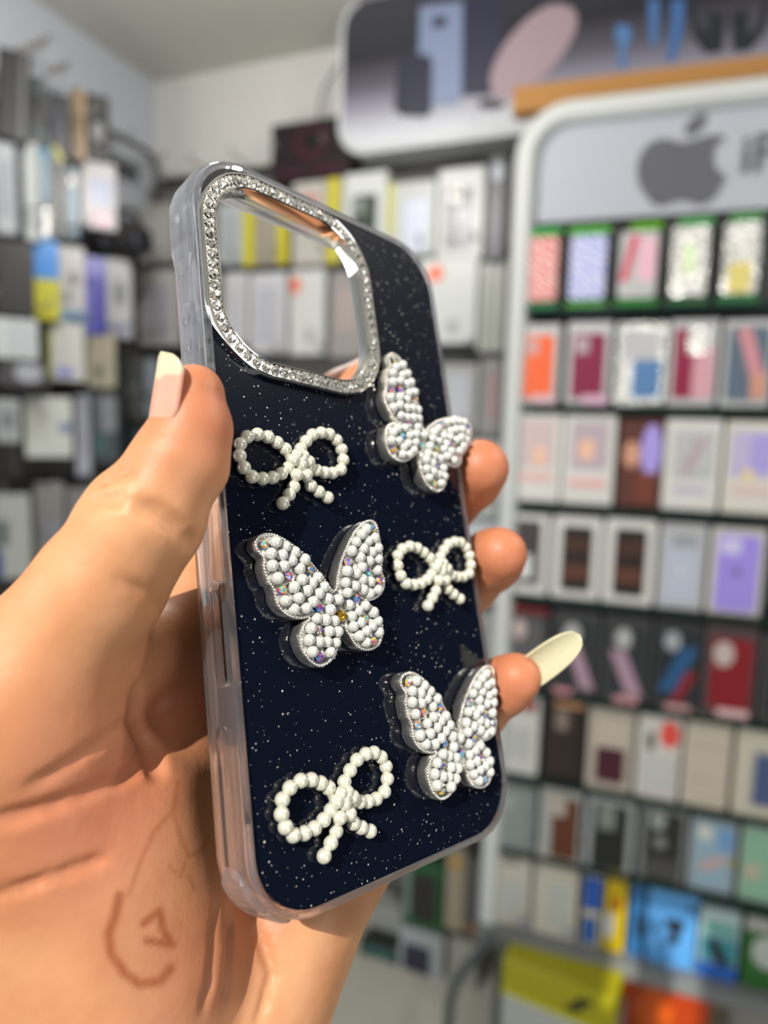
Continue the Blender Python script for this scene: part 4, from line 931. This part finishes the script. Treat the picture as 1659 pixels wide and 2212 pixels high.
crease([(70, 1700), (170, 1640), (240, 1590), (300, 1540)], .35, 1.6)
crease([(305, 1490), (300, 1560), (330, 1610), (345, 1660)], .8, 2.2)
crease([(0, 1930), (130, 1890), (220, 1855)], .24, 1.6)
crease([(470, 1960), (465, 2060), (445, 2180)], .3, 1.5)
crease([(502, 1960), (500, 2080), (480, 2210)], .45, 1.6)
crease([(560, 2010), (590, 2100), (560, 2210)], .35, 1.4)

def surface_nets(F, o, h):
    s = F < 0; nx, ny, nz = F.shape
    c = np.zeros((nx-1, ny-1, nz-1), np.int8)
    for dx in (0, 1):
        for dy in (0, 1):
            for dz in (0, 1):
                c += s[dx:nx-1+dx, dy:ny-1+dy, dz:nz-1+dz]
    act = (c > 0) & (c < 8); idx = np.full(act.shape, -1, np.int32); I = np.argwhere(act); idx[act] = np.arange(len(I))
    acc = np.zeros((len(I), 3)); cnt = np.zeros(len(I))
    corners = [(a, b, c_) for a in (0, 1) for b in (0, 1) for c_ in (0, 1)]
    for i, ca in enumerate(corners):
        for cb in corners[i+1:]:
            if sum(abs(ca[k]-cb[k]) for k in range(3)) != 1: continue
            fa = F[I[:, 0]+ca[0], I[:, 1]+ca[1], I[:, 2]+ca[2]]; fb = F[I[:, 0]+cb[0], I[:, 1]+cb[1], I[:, 2]+cb[2]]
            m = (fa < 0) != (fb < 0); t = np.where(m, fa/(fa-fb+1e-12), 0)
            for k in range(3): acc[:, k] += np.where(m, ca[k]+t*(cb[k]-ca[k]), 0)
            cnt += m
    V = o + h*(I + acc/cnt[:, None])
    faces = []
    for axn in range(3):
        sl0 = [slice(None)]*3; sl1 = [slice(None)]*3; sl0[axn] = slice(0, -1); sl1[axn] = slice(1, None)
        e = s[tuple(sl0)] != s[tuple(sl1)]
        E = np.argwhere(e); b1, b2 = [k for k in range(3) if k != axn]
        ok = (E[:, b1] > 0) & (E[:, b2] > 0) & (E[:, b1] < F.shape[b1]-1) & (E[:, b2] < F.shape[b2]-1); E = E[ok]
        def at(d1, d2):
            J = E.copy(); J[:, b1] += d1; J[:, b2] += d2; return idx[J[:, 0], J[:, 1], J[:, 2]]
        q = np.stack([at(-1, -1), at(0, -1), at(0, 0), at(-1, 0)], 1)
        ins = s[E[:, 0], E[:, 1], E[:, 2]]
        flip = ins if axn != 1 else ~ins
        q[~flip] = q[~flip][:, ::-1]; faces.append(q)
    return V, np.concatenate(faces)
V, FA = surface_nets(F, G0, HS)
# relax once or twice along edges to take the grid out of the skin
def relax(V, FA, n, lam):
    e = np.concatenate([FA[:, [0, 1]], FA[:, [1, 2]], FA[:, [2, 3]], FA[:, [3, 0]]]); 
    for it in range(n):
        l = lam if it % 2 == 0 else -lam*1.02
        A = np.zeros_like(V); c = np.zeros(len(V))
        for a, b in ((0, 1), (1, 0)):
            np.add.at(A, e[:, a], V[e[:, b]]); np.add.at(c, e[:, a], 1)
        V = V + l*(A/np.maximum(c, 1)[:, None]-V)
    return V
V = relax(V, FA, 6, .6)
# keep the largest body only
W = np.array([cv(p) for p in V]) if False else (np.array(EYE)[None] + (V[:, :1]*np.array(RGT) - V[:, 1:2]*np.array(UPV) + V[:, 2:]*np.array(fwd))*MM)
HB = np.array(cv(Q(330, 2100, 145)))
me = bpy.data.meshes.new('hand')
me.from_pydata((W-HB).tolist(), [], FA.tolist()); me.validate(); me.update()
# per-point skin tints: henna drawing, redness that also dims overlit fingertips
def seg_d(P, pl):
    d = np.full(len(P), 1e9)
    for (a, b) in zip(pl[:-1], pl[1:]):
        a = np.array(a, float); b = np.array(b, float); e = b-a
        t = np.clip(((P-a)@e)/(e@e), 0, 1); d = np.minimum(d, np.linalg.norm(P-a-t[:, None]*e, axis=1))
    return d
PX = np.stack([V[:, 0]/V[:, 2]*FPX + CX, V[:, 1]/V[:, 2]*FPX + CY], 1)
front = V[:, 2] < 165
hen = np.zeros(len(V))
for pl, w in (([(258, 1935), (250, 1975), (235, 2015), (240, 2060), (268, 2100), (300, 2125), (345, 2120), (368, 2092)], 14), ([(310, 1995), (345, 1968), (352, 2010), (372, 2040), (318, 2032)], 11),
              ([(385, 1690), (375, 1750), (330, 1800), (300, 1870), (280, 1930)], 7), ([(375, 1760), (405, 1850), (390, 1895), (365, 1870)], 5), ([(405, 1850), (435, 1840), (450, 1810)], 5), ([(405, 1890), (420, 1920)], 5)):
    d = seg_d(PX, pl); hen = np.maximum(hen, np.clip(1.25-d/w, 0, 1)*(.95 if w > 6 else .45)*(.5 if w == 7 else 1))
hen *= front
red = np.zeros(len(V))
for c, r in ((Q(470, 900, 118), 13), (Q(1050, 1000, 183), 20), (Q(1090, 1200, 178), 18), (Q(1110, 1470, 170), 17), (Q(350, 1530, 136), 14), (Q(200, 1700, 120), 22), (Q(850, 800, 195), 20), (Q(380, 2060, 130), 16)):
    red = np.maximum(red, np.exp(-((V-c)**2).sum(1)/(r*r)))
for nm, arr in (('henna', hen), ('blush_dim', red)):
    at_ = me.attributes.new(nm, 'FLOAT', 'POINT'); at_.data.foreach_set('value', arr.astype(np.float32))
m_skin, nt, b = nodes_mat('skin')
L = nt.links.new
tc = nt.nodes.new('ShaderNodeTexCoord')
n1 = nt.nodes.new('ShaderNodeTexNoise'); n1.inputs['Scale'].default_value = 55; n1.inputs['Detail'].default_value = 4; L(tc.outputs['Object'], n1.inputs['Vector'])
r1 = nt.nodes.new('ShaderNodeValToRGB'); r1.color_ramp.elements[0].position = .3; r1.color_ramp.elements[1].position = .72
r1.color_ramp.elements[0].color = (.50, .215, .095, 1); r1.color_ramp.elements[1].color = (.68, .355, .18, 1)
L(n1.outputs['Fac'], r1.inputs[0])
def amix(prev, attr, col, k):
    a_ = nt.nodes.new('ShaderNodeAttribute'); a_.attribute_name = attr
    m_ = nt.nodes.new('ShaderNodeMath'); m_.operation = 'MULTIPLY'; m_.inputs[1].default_value = k; L(a_.outputs['Fac'], m_.inputs[0])
    x = nt.nodes.new('ShaderNodeMix'); x.data_type = 'RGBA'; x.inputs['B'].default_value = (*col, 1); L(m_.outputs[0], x.inputs['Factor']); L(prev, x.inputs['A'])
    return x.outputs['Result']
c_ = amix(r1.outputs[0], 'blush_dim', (.52, .165, .085), .85); c_ = amix(c_, 'henna', (.33, .085, .02), 1.0)
L(c_, b.inputs['Base Color'])
b.inputs['Roughness'].default_value = .5; b.inputs['Subsurface Weight'].default_value = .25
b.inputs['Subsurface Radius'].default_value = (1.0, .35, .15); b.inputs['Subsurface Scale'].default_value = .0035
b.inputs['Specular IOR Level'].default_value = .45
n2 = nt.nodes.new('ShaderNodeTexVoronoi'); n2.feature = 'DISTANCE_TO_EDGE'; n2.inputs['Scale'].default_value = 950; L(tc.outputs['Object'], n2.inputs['Vector'])
n3 = nt.nodes.new('ShaderNodeTexNoise'); n3.inputs['Scale'].default_value = 160; n3.inputs['Detail'].default_value = 5; L(tc.outputs['Object'], n3.inputs['Vector'])
b1_ = nt.nodes.new('ShaderNodeBump'); b1_.inputs['Strength'].default_value = .25; b1_.inputs['Distance'].default_value = .00012; L(n2.outputs['Distance'], b1_.inputs['Height'])
b2_ = nt.nodes.new('ShaderNodeBump'); b2_.inputs['Strength'].default_value = .5; b2_.inputs['Distance'].default_value = .0005; L(n3.outputs['Fac'], b2_.inputs['Height'])
L(b1_.outputs[0], b2_.inputs['Normal']); L(b2_.outputs[0], b.inputs['Normal'])
me.materials.append(m_skin)
hand = obj('hand', me, m_skin, None, smooth=True); hand.location = Vector(HB)
tag(hand, 'left hand with faded henna marks gripping the black glitter phone case from behind', 'hand')

m_nail, nt, b = nodes_mat('fingernail')
at_ = nt.nodes.new('ShaderNodeAttribute'); at_.attribute_name = 'free_edge'
mxn = nt.nodes.new('ShaderNodeMix'); mxn.data_type = 'RGBA'; mxn.inputs['A'].default_value = (.66, .33, .25, 1); mxn.inputs['B'].default_value = (.56, .54, .38, 1)
nt.links.new(at_.outputs['Fac'], mxn.inputs['Factor']); nt.links.new(mxn.outputs['Result'], b.inputs['Base Color'])
b.inputs['Roughness'].default_value = .28; b.inputs['Subsurface Weight'].default_value = .3; b.inputs['Subsurface Scale'].default_value = .002
def nail(base, tip, n, rad, half, edge_at, parent, endk=.35, curl=0.0, label=None, basek=.3):
    base, tip, n = np.array(base), np.array(tip), np.array(n, float)
    axv = tip-base; Lh = np.linalg.norm(axv); axv /= Lh; n -= axv*(n@axv); n /= np.linalg.norm(n); s = np.cross(axv, n)
    nu, nv = 22, 17; verts = []; fe = []
    for side in (0, 1):
        for i in range(nu):
            t = i/(nu-1)
            w = 1.0
            if t > 1-endk: w = math.sqrt(max(0.0, 1-((t-1+endk)/endk)**2))**.9
            if t < basek: w = min(w, math.sqrt(max(0, 1-((basek-t)/basek)**2*.8)))
            w = max(w, .06)
            for j in range(nv):
                a = math.radians(half)*w*(2*j/(nv-1)-1); r = rad-.5*side
                p = base + axv*Lh*t + n*((r*math.cos(a)-rad) + curl*t*t) + s*(r*math.sin(a))
                verts.append(p); 
                fe.append(1.0 if t > edge_at + .06*math.cos(a*1.8)*-1 + .06 else 0.0)
    bm = bmesh.new(); B = [bm.verts.new(Vector(cv(v))-Vector(HB)) for v in verts]
    o2 = nu*nv
    for i in range(nu-1):
        for j in range(nv-1):
            q = [i*nv+j, i*nv+j+1, (i+1)*nv+j+1, (i+1)*nv+j]
            bm.faces.new([B[k] for k in q]); bm.faces.new([B[o2+k] for k in q[::-1]])
    rim = [j for j in range(nv)] + [i*nv+nv-1 for i in range(1, nu)] + [(nu-1)*nv+j for j in range(nv-2, -1, -1)] + [i*nv for i in range(nu-2, 0, -1)]
    for k in range(len(rim)):
        a_, b__ = rim[k], rim[(k+1) % len(rim)]; bm.faces.new((B[a_], B[b__], B[o2+b__], B[o2+a_]))
    bmesh.ops.recalc_face_normals(bm, faces=bm.faces)
    mm = bpy.data.meshes.new('fingernail'); bm.to_mesh(mm); bm.free()
    at = mm.attributes.new('free_edge', 'FLOAT', 'POINT'); at.data.foreach_set('value', np.array(fe, np.float32))
    mm.materials.append(m_nail); o = obj('fingernail', mm, m_nail, parent, smooth=True)
    if label: o['label'] = label
    return o
tn = np.array([-.80, .02, -.60]); tc_ = Q(408, 930, 118)
nail(Q(409, 932, 118) + tn*6.9, Q(420, 768, 118.2) + tn*5.8, tn, 6.6, 52, .66, hand, .30, label='thumbnail with a pale yellowish free edge')
nail(Q(1116, 1472, 173), Q(1254, 1372, 168), (.1, .15, .98), 4.6, 62, -.1, hand, .6, .0, label='long pale unpainted nail of the little finger')
